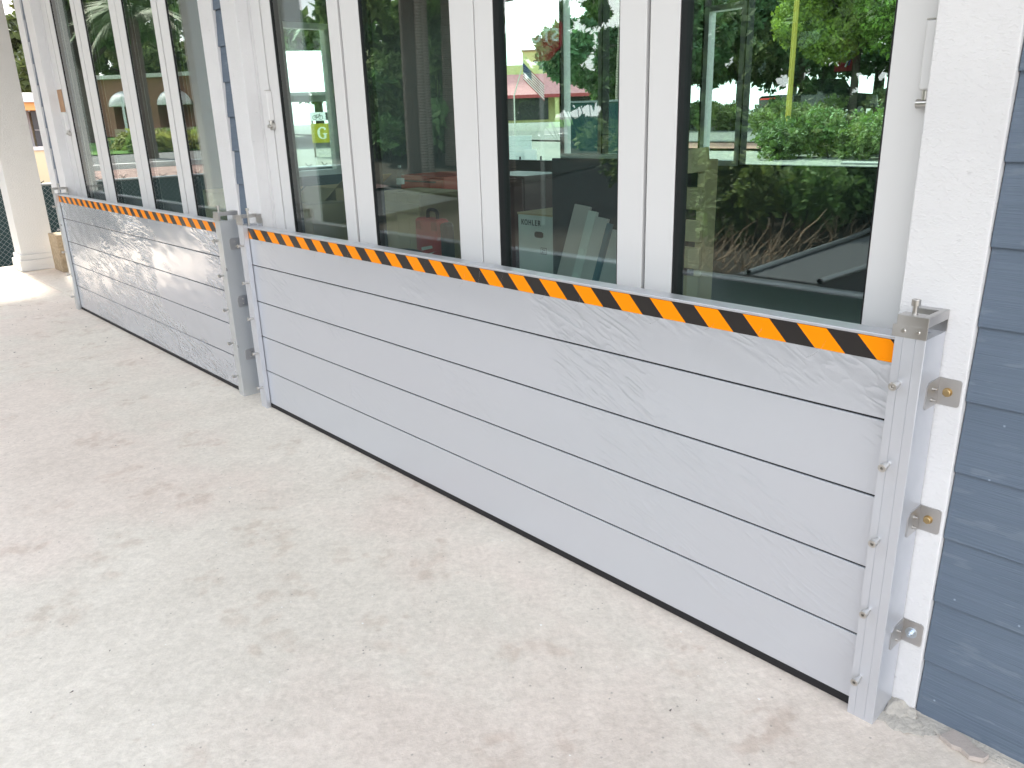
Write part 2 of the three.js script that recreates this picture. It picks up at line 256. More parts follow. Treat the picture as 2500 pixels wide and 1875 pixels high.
function column(x0, x1, z0, z1) {
  const c = part(shop, 'porch_column', box(x0, x1, 0.19, 4.2, z0, z1, 0.004), M.column), e = 0.02;
  part(c, 'base_moulding', [box(x0 - e, x1 + e, 0.13, 0.192, z0 - e, z1 + e, 0.006), box(x0 - 2 * e, x1 + 2 * e, 0.001, 0.13, z0 - 2 * e, z1 + 2 * e, 0.006)], M.column);
}
column(-10.47, -10.12, -0.5, -0.14); column(-10.47, -10.1, 0.38, 0.76); column(-9.93, -9.7, 2.02, 2.24); column(-7.5, -7.29, 2.02, 2.22);

// ---------------------------------------------------------------- flood barriers
const H5 = 0.2, SEAL = 0.022, BOLTS = [0.928, 0.727, 0.527, 0.327, 0.124];
function socketBolt(len) { // along +z from the origin: shank, head with hex socket
  const s = new THREE.Shape(); s.absarc(0, 0, 0.0088, 0, Math.PI * 2); const h = new THREE.Path(); for (let k = 0; k < 6; k++) { const a = k * Math.PI / 3; (k ? h.lineTo : h.moveTo).call(h, 0.0048 * Math.cos(a), 0.0048 * Math.sin(a)); } h.closePath(); s.holes.push(h);
  const head = new THREE.ExtrudeGeometry(s, { depth: 0.013, bevelEnabled: true, bevelSize: 0.0008, bevelThickness: 0.0008, bevelSegments: 2, curveSegments: 14 });
  return merge([cyl(0.0058, 0.0058, len, 14, 'z'), at(head, 0, 0, len), at(cyl(0.006, 0.006, 0.004, 10, 'z'), 0, 0, len - 0.001)]);
}
const boltGeo = socketBolt(0.02), capBoltGeo = socketBolt(0.02); capBoltGeo.rotateX(-Math.PI / 2);
function hexBolt(r, h) { return merge([cyl(r, r, h, 6, 'z'), at(cyl(r * 0.97, r * 0.8, h * 0.18, 6, 'z'), 0, 0, h)]); }
function post(b, xi, dir, mat, side) { // xi: inner face; dir: +1 post lies to the right of it
  const W = 0.067, z0 = -0.0815, z1 = 0.028, gr = 0.0011, X = d => xi + dir * d;
  // channel profile in (x, z): outer box, slot for the planks on the inner side, two fine grooves on the face
  const pr = [[0, z1], [0.018 - gr / 2, z1], [0.018, z1 - gr], [0.018 + gr / 2, z1], [0.045 - gr / 2, z1], [0.045, z1 - gr], [0.045 + gr / 2, z1], [W - 0.0015, z1], [W, z1 - 0.0015], [W, z0], [0, z0], [0, -0.056], [0.047, -0.056], [0.047, 0.0035], [0, 0.0035]];
  const s = new THREE.Shape(pr.map(([x, z]) => new THREE.Vector2(X(x), -z))); const g = new THREE.ExtrudeGeometry(s, { depth: 1.037, bevelEnabled: false }); g.rotateX(-Math.PI / 2); g.translate(0, 0, 0);
  // extrude axis is +z -> +y; shape y (= -z) -> -(-z) handled by the rotation
  const p = part(b, 'post', metreUV(g), mat);
  part(p, 'rear_gasket', box(Math.min(X(0.004), X(W - 0.003)), Math.max(X(0.004), X(W - 0.003)), 0.002, 1.036, -0.0848, -0.0817), M.rubber);
  for (const y of BOLTS) part(p, 'clamp_bolt', at(boltGeo.clone(), X(0.021), y, z1), M.bright);
  const bx = (a, c, y0, y1, za, zb, r = 0.001) => box(Math.min(X(a), X(c)), Math.max(X(a), X(c)), y0, y1, za, zb, r, 1);
  // cap: an open stainless frame clamped over the post head
  const cap = [bx(-0.007, W + 0.002, 1.037, 1.0655, z1, z1 + 0.0035), bx(0.001, W + 0.002, 1.0645, 1.088, z1, z1 + 0.0035), bx(-0.007, W + 0.002, 1.037, 1.0655, z0 - 0.003, z0), bx(0.001, W + 0.002, 1.0645, 1.088, z0 - 0.003, z0),
    bx(W - 0.001, W + 0.002, 1.066, 1.0875, z0 + 0.0005, z1 - 0.0005), bx(W - 0.013, W - 0.0015, 1.084, 1.0878, z0 + 0.0005, z1 - 0.0005), bx(0.001, W - 0.0135, 1.084, 1.0876, side > 0 ? -0.006 : -0.036, side > 0 ? z1 - 0.0005 : -0.004), bx(0.001, W - 0.0135, 1.084, 1.0876, z0 + 0.0005, -0.062)];
  part(p, 'clamp_cap', cap, M.steel);
  for (const rx of [0.018, 0.049]) part(p, 'rivet', [at(cyl(0.0052, 0.0035, 0.0016, 16, 'z'), X(rx), 1.052, z1 + 0.0035), at(cyl(0.0018, 0.0018, 0.0022, 10, 'z'), X(rx), 1.052, z1 + 0.0032)], M.bright);
  const zb = side > 0 ? 0.009 : -0.02; part(p, 'cap_bolt', [at(capBoltGeo.clone(), X(0.029), 1.0876, zb), at(cyl(0.0058, 0.0058, 0.06), X(0.029), 1.03, zb)], M.bright);
  return p;
}
function bracket(p, x, y, kind, wallLeg, mat) { // angle plate from the post's right face to the wall trim
  const plate = (pts, t) => { const s = new THREE.Shape(); pts.forEach(([a, c], i) => i ? s.lineTo(a, c) : s.moveTo(a, c)); return new THREE.ExtrudeGeometry(s, { depth: t, bevelEnabled: false }); };
  const h = 0.0325, r = 0.006, g1 = plate([[0, -h], [wallLeg - r, -h], [wallLeg - r * 0.3, -h + r * 0.3], [wallLeg, -h + r], [wallLeg, h - r], [wallLeg - r * 0.3, h - r * 0.3], [wallLeg - r, h], [0, h]], 0.003);
  at(g1, x, y, -0.0848);
  const g2 = plate([[0, -h], [0.064, -h], [0.069, -h + 0.005], [0.069, h - 0.01], [0.059, h], [0, h]], 0.003); g2.rotateY(-Math.PI / 2); at(g2, x + 0.003, y, -0.0815);
  part(p, 'wall_bracket', [g1, g2].map(g => metreUV(g)), mat || M.steel);
  for (const dy of [0.013, -0.014]) { const b = merge([cyl(0.0048, 0.0048, 0.003, 6, 'x'), at(cyl(0.0025, 0.0025, 0.009, 10, 'x'), 0, 0, 0)]); part(p, 'bracket_bolt', at(b, x + 0.003, y + dy, -0.046), M.bright); }
  if (kind) { const k = merge([at(cyl(0.0108, 0.0108, 0.0012, 20, 'z'), 0, 0, 0), at(hexBolt(0.0095, 0.0065), 0, 0, 0.0012)]); if (kind === 'zinc') k.scale(0.92, 0.92, 1); part(p, 'anchor_bolt', kind === 'zinc' ? [at(cyl(0.0145, 0.0145, 0.0018, 24, 'z'), x + 0.024, y - 0.001, -0.0818), at(hexBolt(0.0078, 0.007), x + 0.024, y - 0.001, -0.08), at(cyl(0.004, 0.004, 0.017, 12, 'z'), x + 0.024, y - 0.001, -0.0795)] : at(k, x + 0.023, y, -0.0818), kind === 'zinc' ? M.zinc : M.brass); }
}
function barrier(name, label, x0, x1, film, postMat, dull, phase) {
  const b = thing(name, label, 'flood barrier');
  part(b, 'bottom_seal', box(x0, x1, 0.001, SEAL + 0.0038, -0.045, 0.0005, 0.002), M.rubber);
  for (let k = 0; k < 5; k++) {
    const y = SEAL + k * H5, top = k === 4, g = box(x0 - 0.04, x1 + 0.04, y + (k ? 0.0027 : 0.004), y + H5 - 0.0027, -0.05, 0, 0.0015, 1); const u = g.attributes.uv; for (let i = 0; i < u.count; i++) u.setX(i, u.getX(i) + 20);
    const p = part(b, 'plank', g, film);
    if (!top) part(p, 'joint_gasket', box(x0 - 0.03, x1 + 0.03, y + H5 - 0.0026, y + H5 + 0.0026, -0.045, -0.005), M.rubber);
    else {
      part(p, 'top_rail', box(x0 - 0.03, x1 + 0.03, y + H5 - 0.002, y + H5 + 0.0075, -0.053, 0.0035, 0.0032, 3), M.alloy);
      const ya = 0.965, yb = 1.0195, tape = part(p, 'hazard_tape', box(x0 + 0.002, x1 - 0.002, ya, yb, 0.0002, 0.0012), M.tapeBlack);
      const P = 0.155, w = 0.0775, sl = 0.053;
      const list = []; for (let e = x1 - phase + 4 * P; e > x0 - P; e -= P) list.push(e);
      const orange = [];
      for (const e of list) { // parallelogram leaning right towards the bottom, clipped to the tape
        let pts = [[e, yb - 0.0003], [e + sl, ya + 0.0003], [e + sl + w, ya + 0.0003], [e + w, yb - 0.0003]];
        for (const [lim, sgn] of [[x0 + 0.003, 1], [x1 - 0.003, -1]]) { const out = []; for (let i = 0; i < pts.length; i++) { const A = pts[i], B = pts[(i + 1) % pts.length], ia = sgn * (A[0] - lim) >= 0, ib = sgn * (B[0] - lim) >= 0; if (ia) out.push(A); if (ia !== ib) { const t = (lim - A[0]) / (B[0] - A[0]); out.push([lim, A[1] + t * (B[1] - A[1])]); } } pts = out; }
        if (pts.length > 2) b.userData.n = part(tape, 'orange_stripe', at(prism(pts, 0.0004), 0, 0, 0.00125), M.tapeOrange) && 1;
      }
      delete b.userData.n;
    }
  }
  const pl = post(b, x0, -1, postMat, -1), pr = post(b, x1, 1, postMat, dull ? 1 : 1);
  return [b, pl, pr];
}
function creases(b, x0, x1, n, seed) {
  const R = rng(seed), film = phys(1, 1, 1, 0.12, { transmission: 1, thickness: 0, ior: 1.5 }), top = b.children.filter(c => c.name === 'plank')[4];
  for (let i = 0; i < n; i++) { const x = lerp(x0 + 0.1, x1 - 0.12, (i + 0.8 * R()) / n), y = 0.955 + 0.035 * R(), l = 0.015 + 0.035 * R(), u = 0.01 + 0.03 * R(), c = R() < 0.5 ? 1 : -1; part(top, 'film_crease', tube([[x, y - u, 0.0006], [x + l * 0.35, y - u * 0.7, 0.0022], [x + l * 0.75, y - u * 0.1 * c, 0.003], [x + l, y + u * 0.75, 0.0022]], 0.0006 + 0.0007 * R(), 5, 10), film); }
}
const [nearB, , nearR] = barrier('flood_barrier', 'near long grey plank flood barrier bolted beside the blue siding', -3.42, 0, M.filmNear, M.alloy, false, 0.097);
[['brass', 0.895], ['brass', 0.565], ['zinc', 0.24]].forEach(([k, y]) => bracket(nearR, 0.067, y, k, 0.051));
const [farB, , farR] = barrier('flood_barrier', 'far flood barrier with shiny scratched film left of the near one', -7.24, -3.79, M.filmFar, M.alloyDull, true, 0.1);
creases(nearB, -3.42, 0, 20, 31); creases(farB, -7.24, -3.79, 16, 33);
for (const y of [0.905, 0.572, 0.251]) bracket(farR, -3.723, y, null, 0.014);

// ---------------------------------------------------------------- bits on the floor
{
  const R = rng(501);
  function lump(w, h, d, n, seed) { const q = rng(seed), g = new THREE.SphereGeometry(1, n, Math.max(4, n - 2)); const p = g.attributes.position; for (let i = 0; i < p.count; i++) { const x = p.getX(i), y = p.getY(i), z = p.getZ(i), k = 1 + 0.45 * (vnoise(x * 2.5 + 9, y * 2.5 + z * 3 + 9, 64, 64, seed) - 0.5) + 0.2 * (vnoise(x * 7 + 20, z * 7 + y * 5 + 20, 64, 64, seed + 3) - 0.5) + 0.14 * (vnoise(x * 17 + 30, z * 17 + y * 11 + 30, 128, 128, seed + 5) - 0.5); p.setXYZ(i, x * w * k, Math.max(0, y) * h * k, z * d * k); } g.computeVertexNormals(); return metreUV(g); }
  const mort = solo('mortar_patch', [at(lump(0.048, 0.024, 0.05, 40, 3), 0.095, -0.001, -0.083), at(lump(0.075, 0.01, 0.055, 40, 5), 0.115, -0.001, -0.045), at(lump(0.16, 0.009, 0.03, 48, 8), 0.25, -0.001, -0.083), at(lump(0.25, 0.008, 0.026, 60, 9), 0.5, -0.001, -0.086)], std(0.5, 0.47, 0.42, 0.95, { bumpMap: roughConcrete, bumpScale: 0.004 }), 'lump of pale mortar at the foot of the white trim', 'mortar');
  const chipShape = [[-0.05, -0.022], [-0.015, -0.027], [0.004, -0.018], [0.03, -0.025], [0.052, -0.006], [0.05, 0.016], [0.012, 0.014], [-0.012, 0.026], [-0.048, 0.022]];
  const chip = prism(chipShape, 0.011, 0.0012); chip.rotateX(-Math.PI / 2); chip.rotateY(-0.28); chip.rotateZ(0.05); at(chip, 0.262, 0.003, -0.052);
  solo('concrete_chip', metreUV(chip), std(0.5, 0.44, 0.4, 0.95, { bumpMap: roughConcrete, bumpScale: 0.003 }), 'broken flat chip of concrete lying beside the blue siding', 'concrete chip');
  const bits = []; for (let i = 0; i < 420; i++) { const x = -9.5 + 10.6 * R(), z = -0.02 + 2.1 * R() * (x < -4 ? 1 : 1), s = (0.0012 + 0.0045 * R() * R()) * (x < -4 ? 1.5 : 0.75); if (x > -7.4 && z < 0.06) continue; const g = new THREE.TetrahedronGeometry(s); g.rotateX(R() * 6); g.rotateY(R() * 6); g.scale(1 + 1.8 * R(), 0.6, 1); g.rotateY(R() * 6); bits.push(at(g, x, s * 0.3, z)); }
  solo('grit', bits, std(0.16, 0.13, 0.12, 0.95), 'small dark grit scattered over the concrete floor', 'grit', null, 'stuff');
  const pale = []; for (let i = 0; i < 60; i++) { const x = -3 + 4 * R(), z = -0.05 + 1.5 * R(), s = 0.0015 + 0.003 * R(); const g = new THREE.TetrahedronGeometry(s); g.rotateX(R() * 6); g.scale(1.5, 0.6, 1); pale.push(at(g, x, s * 0.3, z)); }
  solo('plaster_crumbs', pale, std(0.85, 0.84, 0.82, 0.9), 'tiny white plaster crumbs scattered on the concrete floor', 'crumbs', null, 'stuff');
  solo('stone_block', box(-9.98, -9.62, 0.001, 0.43, -0.86, -0.43, 0.008), std(0.5, 0.4, 0.29, 0.95, { map: dataTex(256, 256, (u, v, x, y) => { const n = fbm(u, v, 16, 16, 4, 201); return [0.72 + 0.3 * n, 0.72 + 0.3 * n, 0.7 + 0.3 * n]; }, true, 3, 3), bumpMap: roughConcrete, bumpScale: 0.004 }), 'tan speckled stone block standing behind the far barrier post', 'stone block').rotation.y = 0;
  solo('cardboard_scrap', box(-7.27, -7.126, 1.71, 1.89, -0.1595, -0.1565), std(0.42, 0.26, 0.16, 0.9), 'small brown cardboard scrap stuck on the far door jamb', 'cardboard scrap');
}

// ---------------------------------------------------------------- ground outside
function heightAt(x, z) {
  const d = Math.hypot(Math.max(FLOOR_L - x, 0), Math.max(z - FLOOR_Z, -3 - z, 0)), K = [[0, -0.35], [3, -0.35], [12, 0.5], [45, 1.35], [200, 2.2], [900, 3]];
  for (let i = 1; i < K.length; i++) if (d <= K[i][0]) return lerp(K[i - 1][1], K[i][1], (d - K[i - 1][0]) / (K[i][0] - K[i - 1][0])); return 3;
}
function sheet(x0, x1, z0, z1, lift, nx, nz) { const g = new THREE.PlaneGeometry(1, 1, nx, nz), p = g.attributes.position; const uv = g.attributes.uv; for (let i = 0; i < p.count; i++) { const x = lerp(x0, x1, p.getX(i) + 0.5), z = lerp(z0, z1, 0.5 - p.getY(i)); p.setXYZ(i, x, heightAt(x, z) + lift, z); uv.setXY(i, x, -z); } g.computeVertexNormals(); return g; }
const soilTex = dataTex(512, 512, (u, v) => { const n = fbm(u, v, 24, 24, 5, 301, 0.65); return [0.6 + 0.4 * n, 0.6 + 0.4 * n, 0.6 + 0.4 * n]; }, true, 0.4, 0.4);
{
  const xs = [], zs = []; for (let i = -90; i <= 90; i++) { const t = i / 90; xs.push(-12 + Math.sign(t) * (Math.abs(t) * 40 + Math.pow(Math.abs(t), 4) * 560)); zs.push(5 + Math.sign(t) * (Math.abs(t) * 40 + Math.pow(Math.abs(t), 4) * 560)); }
  const pos = [], uv = [], idx = [], n = xs.length; for (let j = 0; j < n; j++) for (let i = 0; i < n; i++) { pos.push(xs[i], heightAt(xs[i], zs[j]), zs[j]); uv.push(xs[i], -zs[j]); if (i && j) { const a = (j - 1) * n + i - 1; idx.push(a, a + n, a + 1, a + 1, a + n, a + n + 1); } }
  const g = new THREE.BufferGeometry(); g.setAttribute('position', new THREE.Float32BufferAttribute(pos, 3)); g.setAttribute('uv', new THREE.Float32BufferAttribute(uv, 2)); g.setIndex(idx); g.computeVertexNormals();
  struct('ground', g, std(0.3, 0.29, 0.26, 0.95, { map: soilTex }), 'grey gravelly ground around the porch');
}
const grassTex = dataTex(256, 256, (u, v) => { const n = fbm(u, v, 30, 30, 4, 311, 0.7); return [0.35 + 0.6 * n, 0.55 + 0.5 * n, 0.3 + 0.4 * n]; }, true, 0.7, 0.7);
const lawnM = std(0.14, 0.26, 0.05, 0.95, { map: grassTex });
struct('lawn', sheet(-62, -32, -2, 60, 0.05, 30, 60), lawnM, 'mown green lawn across the street');
struct('road', sheet(-31, -24, 3, 120, 0.06, 10, 80), std(0.16, 0.17, 0.17, 0.8, { map: soilTex }), 'grey asphalt street beyond the fence');
struct('cross_road', sheet(-60, 60, -27.4, -20.9, 0.06, 80, 12), std(0.2, 0.19, 0.18, 0.8, { map: soilTex }), 'asphalt side road past the hedges');
struct('pavement', sheet(-23.2, -15.5, 1, 8.6, 0.07, 12, 12), std(0.5, 0.34, 0.3, 0.9, { map: soilTex }), 'reddish paved strip behind the fence');
struct('brick_path', sheet(-15.4, 20, -20.2, -17.9, 0.07, 40, 6), std(0.42, 0.2, 0.16, 0.9, { map: soilTex }), 'red brick path along the side road');
struct('paved_yard', sheet(-20.8, -13.2, -9, -0.2, 0.05, 10, 10), std(0.62, 0.38, 0.34, 0.9, { map: soilTex }), 'pink paved yard beyond the screened fence');
struct('planting_bed', sheet(-12.8, 3.4, 2.75, 14, 0.05, 24, 16), std(0.05, 0.04, 0.03, 0.95, { map: soilTex }), 'dark mulched bed in front of the porch');
struct('mulch_bed', sheet(-23.9, -12.9, 8.7, 24, 0.05, 16, 20), std(0.05, 0.045, 0.03, 0.95, { map: soilTex }), 'dark mulch under the shrub belt and the big oak');
struct('kerb', merge([...Array(24)].map((_, i) => { const z = 1 + i * 1.2, y = heightAt(-23.6, z); return box(-23.75, -23.45, y - 0.2, y + 0.2, z, z + 1.19, 0.02, 1); })), std(0.75, 0.75, 0.72, 0.8), 'white kerb along the street');

// chain link fence with dark privacy screen
{
  const fx = -12.9, top = 0.83, R = rng(611), f = thing('chain_link_fence', 'chain link fence with dark green privacy screen beyond the porch end', 'fence');
  const scr = sheet(0, 1, 0, 1, 0, 1, 1); const g = new THREE.PlaneGeometry(15, 1.25, 60, 8), p = g.attributes.position; for (let i = 0; i < p.count; i++) p.setZ(i, 0.018 * (fbm((p.getX(i) + 8) / 16, (p.getY(i) + 1) / 2, 20, 3, 3, 71) - 0.5)); g.computeVertexNormals(); g.rotateY(Math.PI / 2); g.translate(fx - 0.03, top - 0.64, -1);
  part(f, 'privacy_screen', g, std(0.025, 0.055, 0.06, 0.85, { side: THREE.DoubleSide }));
  const wires = []; const cell = 0.075; // diagonal wires
  for (let z = -8.5 - 1.3; z < 6.5; z += cell) { for (const s of [1, -1]) { const z0 = clamp(z, -8.5, 6.5), z1 = clamp(z + 1.22, -8.5, 6.5); if (z1 - z0 < 0.1) continue; const y0 = (z0 - z) / 1.22, y1 = (z1 - z) / 1.22, Y = t => s > 0 ? top - 1.22 + 1.22 * t : top - 1.22 * t; const g2 = cyl(0.0016, 0.0016, 1, 4); const A = new THREE.Vector3(fx + s * 0.001, Y(y0), z0), B = new THREE.Vector3(fx + s * 0.001, Y(y1), z1), d = B.clone().sub(A); g2.scale(1, d.length(), 1); g2.applyQuaternion(new THREE.Quaternion().setFromUnitVectors(new THREE.Vector3(0, 1, 0), d.normalize())); wires.push(at(g2, A.x, A.y, A.z)); } }
  const w = part(f, 'wire_mesh', wires, std(0.5, 0.52, 0.53, 0.4, { metalness: 0.8 })); w.userData.kind = 'stuff';
  for (let z = -8.5; z <= 6.5; z += 2.5) part(f, 'fence_post', at(cyl(0.025, 0.025, 1.27, 12), fx, -0.42, z), std(0.4, 0.42, 0.42, 0.45, { metalness: 0.7 }));
  part(f, 'top_rail', at(cyl(0.019, 0.019, 15, 10, 'z'), fx, top + 0.005, -8.5), std(0.45, 0.47, 0.47, 0.45, { metalness: 0.7 }));
  const ties = []; for (let z = -8.4; z < 6.4; z += 0.24 + 0.1 * R()) { const a = at(cyl(0.006, 0.006, 0.1, 5), 0, 0, 0); a.rotateX(0.6 + 0.5 * R()); ties.push(at(a, fx, top + 0.01, z)); const c = cyl(0.006, 0.006, 0.09, 5); c.rotateX(-0.6 - 0.5 * R()); ties.push(at(c, fx, top + 0.01, z + 0.03)); }
  const t = part(f, 'wire_ties', ties, M.dark); t.userData.kind = 'stuff';
}
// ---------------------------------------------------------------- plants
function leafCluster(size, n, seed) { const R = rng(seed), list = []; for (let i = 0; i < n; i++) { const s = size * (0.6 + 0.7 * R()), g = new THREE.BufferGeometry(); g.setAttribute('position', new THREE.Float32BufferAttribute([0, 0, 0, s * 0.28, s * 0.45, 0.06 * s, 0, s, 0, 0, 0, 0, 0, s, 0, -s * 0.28, s * 0.45, 0.06 * s], 3)); g.setAttribute('uv', new THREE.Float32BufferAttribute(new Array(12).fill(0), 2)); g.computeVertexNormals(); g.rotateX((R() - 0.5) * 2.6); g.rotateY(R() * 6.28); g.rotateZ((R() - 0.5) * 2.2); list.push(at(g, (R() - 0.5) * size, (R() - 0.5) * size, (R() - 0.5) * size)); } return merge(list); }
const leafA = leafCluster(0.26, 9, 1), leafB = leafCluster(0.1, 9, 2), leafFine = leafCluster(0.16, 10, 4);
const leafM = new THREE.MeshPhysicalMaterial({ color: 0xffffff, roughness: 0.9, side: THREE.DoubleSide, transmission: 0.35, thickness: 0 });
function foliage(parent, name, geo, clumps, perClump, base, seed, shell = 0.75) { // clumps: [x, y, z, rx, ry, rz]
  const R = rng(seed), n = clumps.length * perClump, im = new THREE.InstancedMesh(geo, leafM, n), m = new THREE.Matrix4(), q = new THREE.Quaternion(), e = new THREE.Euler(), c = new THREE.Color(); let k = 0;
  for (const [x, y, z, rx, ry, rz] of clumps) { const tint = 0.75 + 0.5 * R(), warm = R(); for (let i = 0; i < perClump; i++) {
    const th = R() * 6.283, ph = Math.acos(2 * R() - 1), rr = Math.pow(lerp(shell, 1, R()) * (0.55 + 0.5 * R()), 0.8), s = 0.7 + 0.8 * R();
    e.set(R() * 6, R() * 6, R() * 6); q.setFromEuler(e);
    m.compose(new THREE.Vector3(x + rx * rr * Math.sin(ph) * Math.cos(th), y + ry * rr * Math.cos(ph), z + rz * rr * Math.sin(ph) * Math.sin(th)), q, new THREE.Vector3(s, s, s)); im.setMatrixAt(k, m);
    const v = tint * (0.7 + 0.6 * R()); c.setRGB(base[0] * v * (1 + 0.5 * warm), base[1] * v, base[2] * v); im.setColorAt(k++, c);
  } }
  im.name = name; im.castShadow = im.receiveShadow = true; parent.add(im); return im;
}
const barkM = std(0.085, 0.068, 0.058, 0.95, { bumpMap: dataTex(256, 256, (u, v) => fbm(u, v, 24, 5, 4, 401, 0.6), false, 3, 1), bumpScale: 0.03 });
function tree(label, x, z, h, r, tr, base, seed, o = {}) {
  const R = rng(seed), y0 = heightAt(x, z) - 0.1, t = thing('shade_tree', label, 'tree', [x, y0, z], 0, o.group), lean = o.lean || [0, 0], fork = h * (o.fork || 0.38);
  const limbs = [taperTube([[0, 0, 0], [lean[0] * 0.1, 0.3, 0], [lean[0] * 0.4, fork * 0.5, lean[1] * 0.4], [lean[0], fork, lean[1]], [lean[0] * 1.3, h * 0.8, lean[1] * 1.2]], [tr * 1.5, tr * 1.1, tr, tr * 0.85, tr * 0.2], 12)];
  const clumps = [];
  for (let i = 0; i < (o.clumps || 16); i++) { const a = R() * 6.283, d = r * Math.sqrt(R()) * 0.85, cy = lerp(o.low || fork * 0.95, h, 0.15 + 0.8 * R()), cr = r * (0.22 + 0.2 * R()); const cx = lean[0] + Math.cos(a) * d, cz = lean[1] + Math.sin(a) * d; clumps.push([cx, cy, cz, cr, cr * 0.75, cr]); limbs.push(taperTube([[lean[0] * 0.9, fork * (0.8 + 0.3 * R()), lean[1] * 0.9], [lerp(lean[0], cx, 0.5), lerp(fork, cy, 0.65), lerp(lean[1], cz, 0.5)], [cx, cy, cz]], [tr * 0.4, tr * 0.25, tr * 0.08], 6)); }
  part(t, 'trunk', limbs, barkM); foliage(t, 'crown', o.leaf || leafA, clumps, o.per || 260, base, seed + 9).userData.kind = 'stuff'; return t;
}
const G1 = [0.13, 0.235, 0.07], G2 = [0.13, 0.24, 0.06], G3 = [0.08, 0.18, 0.07];
const FAR = 'shade trees across the street';
tree('leaning oak in front of the pink house, mirrored in the far doors', -44, 10.1, 9.5, 5.5, 0.32, G1, 11, { lean: [-1.2, 0.4], clumps: 12 });
tree('dense green tree behind the domed awnings', -58, 18, 8, 4.4, 0.25, G2, 13, { clumps: 16 });
tree('tree overhanging the right end of the pink house', -49, 22, 8, 4, 0.22, G1, 14, { clumps: 16 });
tree('big dark oak trunk standing between the street and the porch', -16.6, 10.3, 10, 4.6, 0.3, G3, 15, { fork: 0.6, clumps: 14, low: 6.2, per: 260 });
tree('tall dark tree behind the side road', -25, -30.4, 11, 5, 0.3, G3, 17, { clumps: 34, low: 1.6, per: 320 });
tree('feathery bright green tree behind the yellow poles', -14.5, -29.9, 8.5, 3.6, 0.14, [0.17, 0.33, 0.035], 18, { clumps: 34, leaf: leafFine, per: 460, low: 2.0 });
tree('second feathery light green tree beside the banner pole', -9.5, -30.4, 8, 3.4, 0.14, [0.15, 0.3, 0.035], 19, { clumps: 32, leaf: leafFine, per: 460, low: 2.2 });
for (const [i, [x, z]] of [[-19, -42], [-13, -43], [-7, -40], [-25, -44], [-31, -40], [-2, -42], [-24, -37]].entries()) tree(['tall dark tree closing the left of the side road','tall dark tree behind the black pickup truck','tall dark tree behind the pale parked car','tall dark tree far left behind the tall side road tree','tall dark tree at the far left end of the side road trees','tall dark tree at the right end of the side road trees','tall dark tree nearest the right door jamb in the mirrored view'][i], x, z, 12, 5.2, 0.25, G3, 30 + i, { clumps: 30, low: 1.4, per: 280, group: 'tall dark trees at the back of the side road' });
tree('sunlit bushy tree behind the cream neighbouring house', -33, -6.5, 6.2, 3.6, 0.22, [0.09, 0.13, 0.03], 51, { clumps: 20, low: 2.2 });
tree('rounded tree beyond the hedge at the foot of the banner pole', -10, -36, 8, 4.4, 0.2, G2, 57, { clumps: 30, low: 1.2, per: 300 });
tree('broad tree left of the black pickup truck', -27, -33, 9, 4.8, 0.22, G2, 58, { clumps: 32, low: 1.2, per: 300 });
tree('tree behind the metal roofed pavilion', -40, -21, 8, 4.5, 0.22, G2, 59, { clumps: 26, low: 1.5 });
tree('added spreading tree facing the near doors behind the big shrub', -8, 22, 9, 4.6, 0.24, G3, 54, { clumps: 26, low: 1.6, per: 320 });  // this and the next two trees: added to keep bright sky out of the glass
tree('added tall tree left of the spreading one facing the near doors', -15, 26, 10, 4.8, 0.26, G3, 55, { clumps: 26, low: 1.8, per: 320 });
tree('added tree nearest the shop facing the right end of the near doors', -2.5, 20, 8.5, 4, 0.22, G1, 56, { clumps: 24, low: 1.6, per: 320 });
// palms
function frondGeo(L, seed) { const R = rng(seed), list = [], P = t => new THREE.Vector3(L * (0.85 * t), L * (0.55 * t - 0.85 * t * t), 0); list.push(taperTube([0, 0.25, 0.5, 0.75, 1].map(t => P(t).toArray()), [0.03, 0.024, 0.018, 0.012, 0.004], 5)); for (let i = 3; i < 34; i++) { const t = i / 34, p = P(t), l = L * 0.3 * Math.sin(Math.PI * (0.12 + 0.8 * t)) * (0.85 + 0.3 * R()); for (const s of [-1, 1]) { const g = new THREE.BufferGeometry(), w = 0.022 * L / 2; const tip = [p.x + l * 0.55, p.y - l * (0.3 + 0.35 * R()), s * l * 0.75]; g.setAttribute('position', new THREE.Float32BufferAttribute([p.x - w, p.y, 0, p.x + w, p.y, 0, ...tip], 3)); g.setAttribute('uv', new THREE.Float32BufferAttribute([0, 0, 1, 0, 0, 1], 2)); g.computeVertexNormals(); list.push(g); } } return merge(list); }
const frond = frondGeo(2.2, 3), palmLeafM = std(0.07, 0.13, 0.035, 0.6, { side: THREE.DoubleSide }), palmBark = std(0.2, 0.17, 0.14, 0.95, { bumpMap: dataTex(256, 256, (u, v) => 0.5 * Math.abs(((v * 10) % 1) - 0.5) * 2 + 0.5 * fbm(u, v, 12, 16, 3, 431), false, 1, 1), bumpScale: 0.04 });
function palm(label, x, z, h, r, n = 22, scale = 1, seed = 1) {
  const R = rng(seed * 77), t = thing('palm_tree', label, 'palm tree', [x, heightAt(x, z) - 0.05, z]); const P = [], Q = []; for (let i = 0; i <= 24; i++) { const f = i / 24; P.push([0.25 * f * f * (R() < 2 ? 1 : 0), h * f, 0]); Q.push(r * (1.15 - 0.3 * f) * (i % 2 ? 1.06 : 0.97)); } part(t, 'trunk', taperTube(P, Q, 12), palmBark);
  for (let i = 0; i < n; i++) { const m = part(t, 'frond', frond, palmLeafM); m.position.set(0.25, h, 0); m.rotation.set(0, i * 2.4 + R() * 0.4, (R() - 0.35) * 1.5, 'YXZ'); m.scale.setScalar(scale * (0.85 + 0.3 * R())); } return t;
}
palm('slim palm on the lawn edge mirrored between the two domed awnings', -27.7, 7.4, 4.4, 0.16, 24, 1, 1);
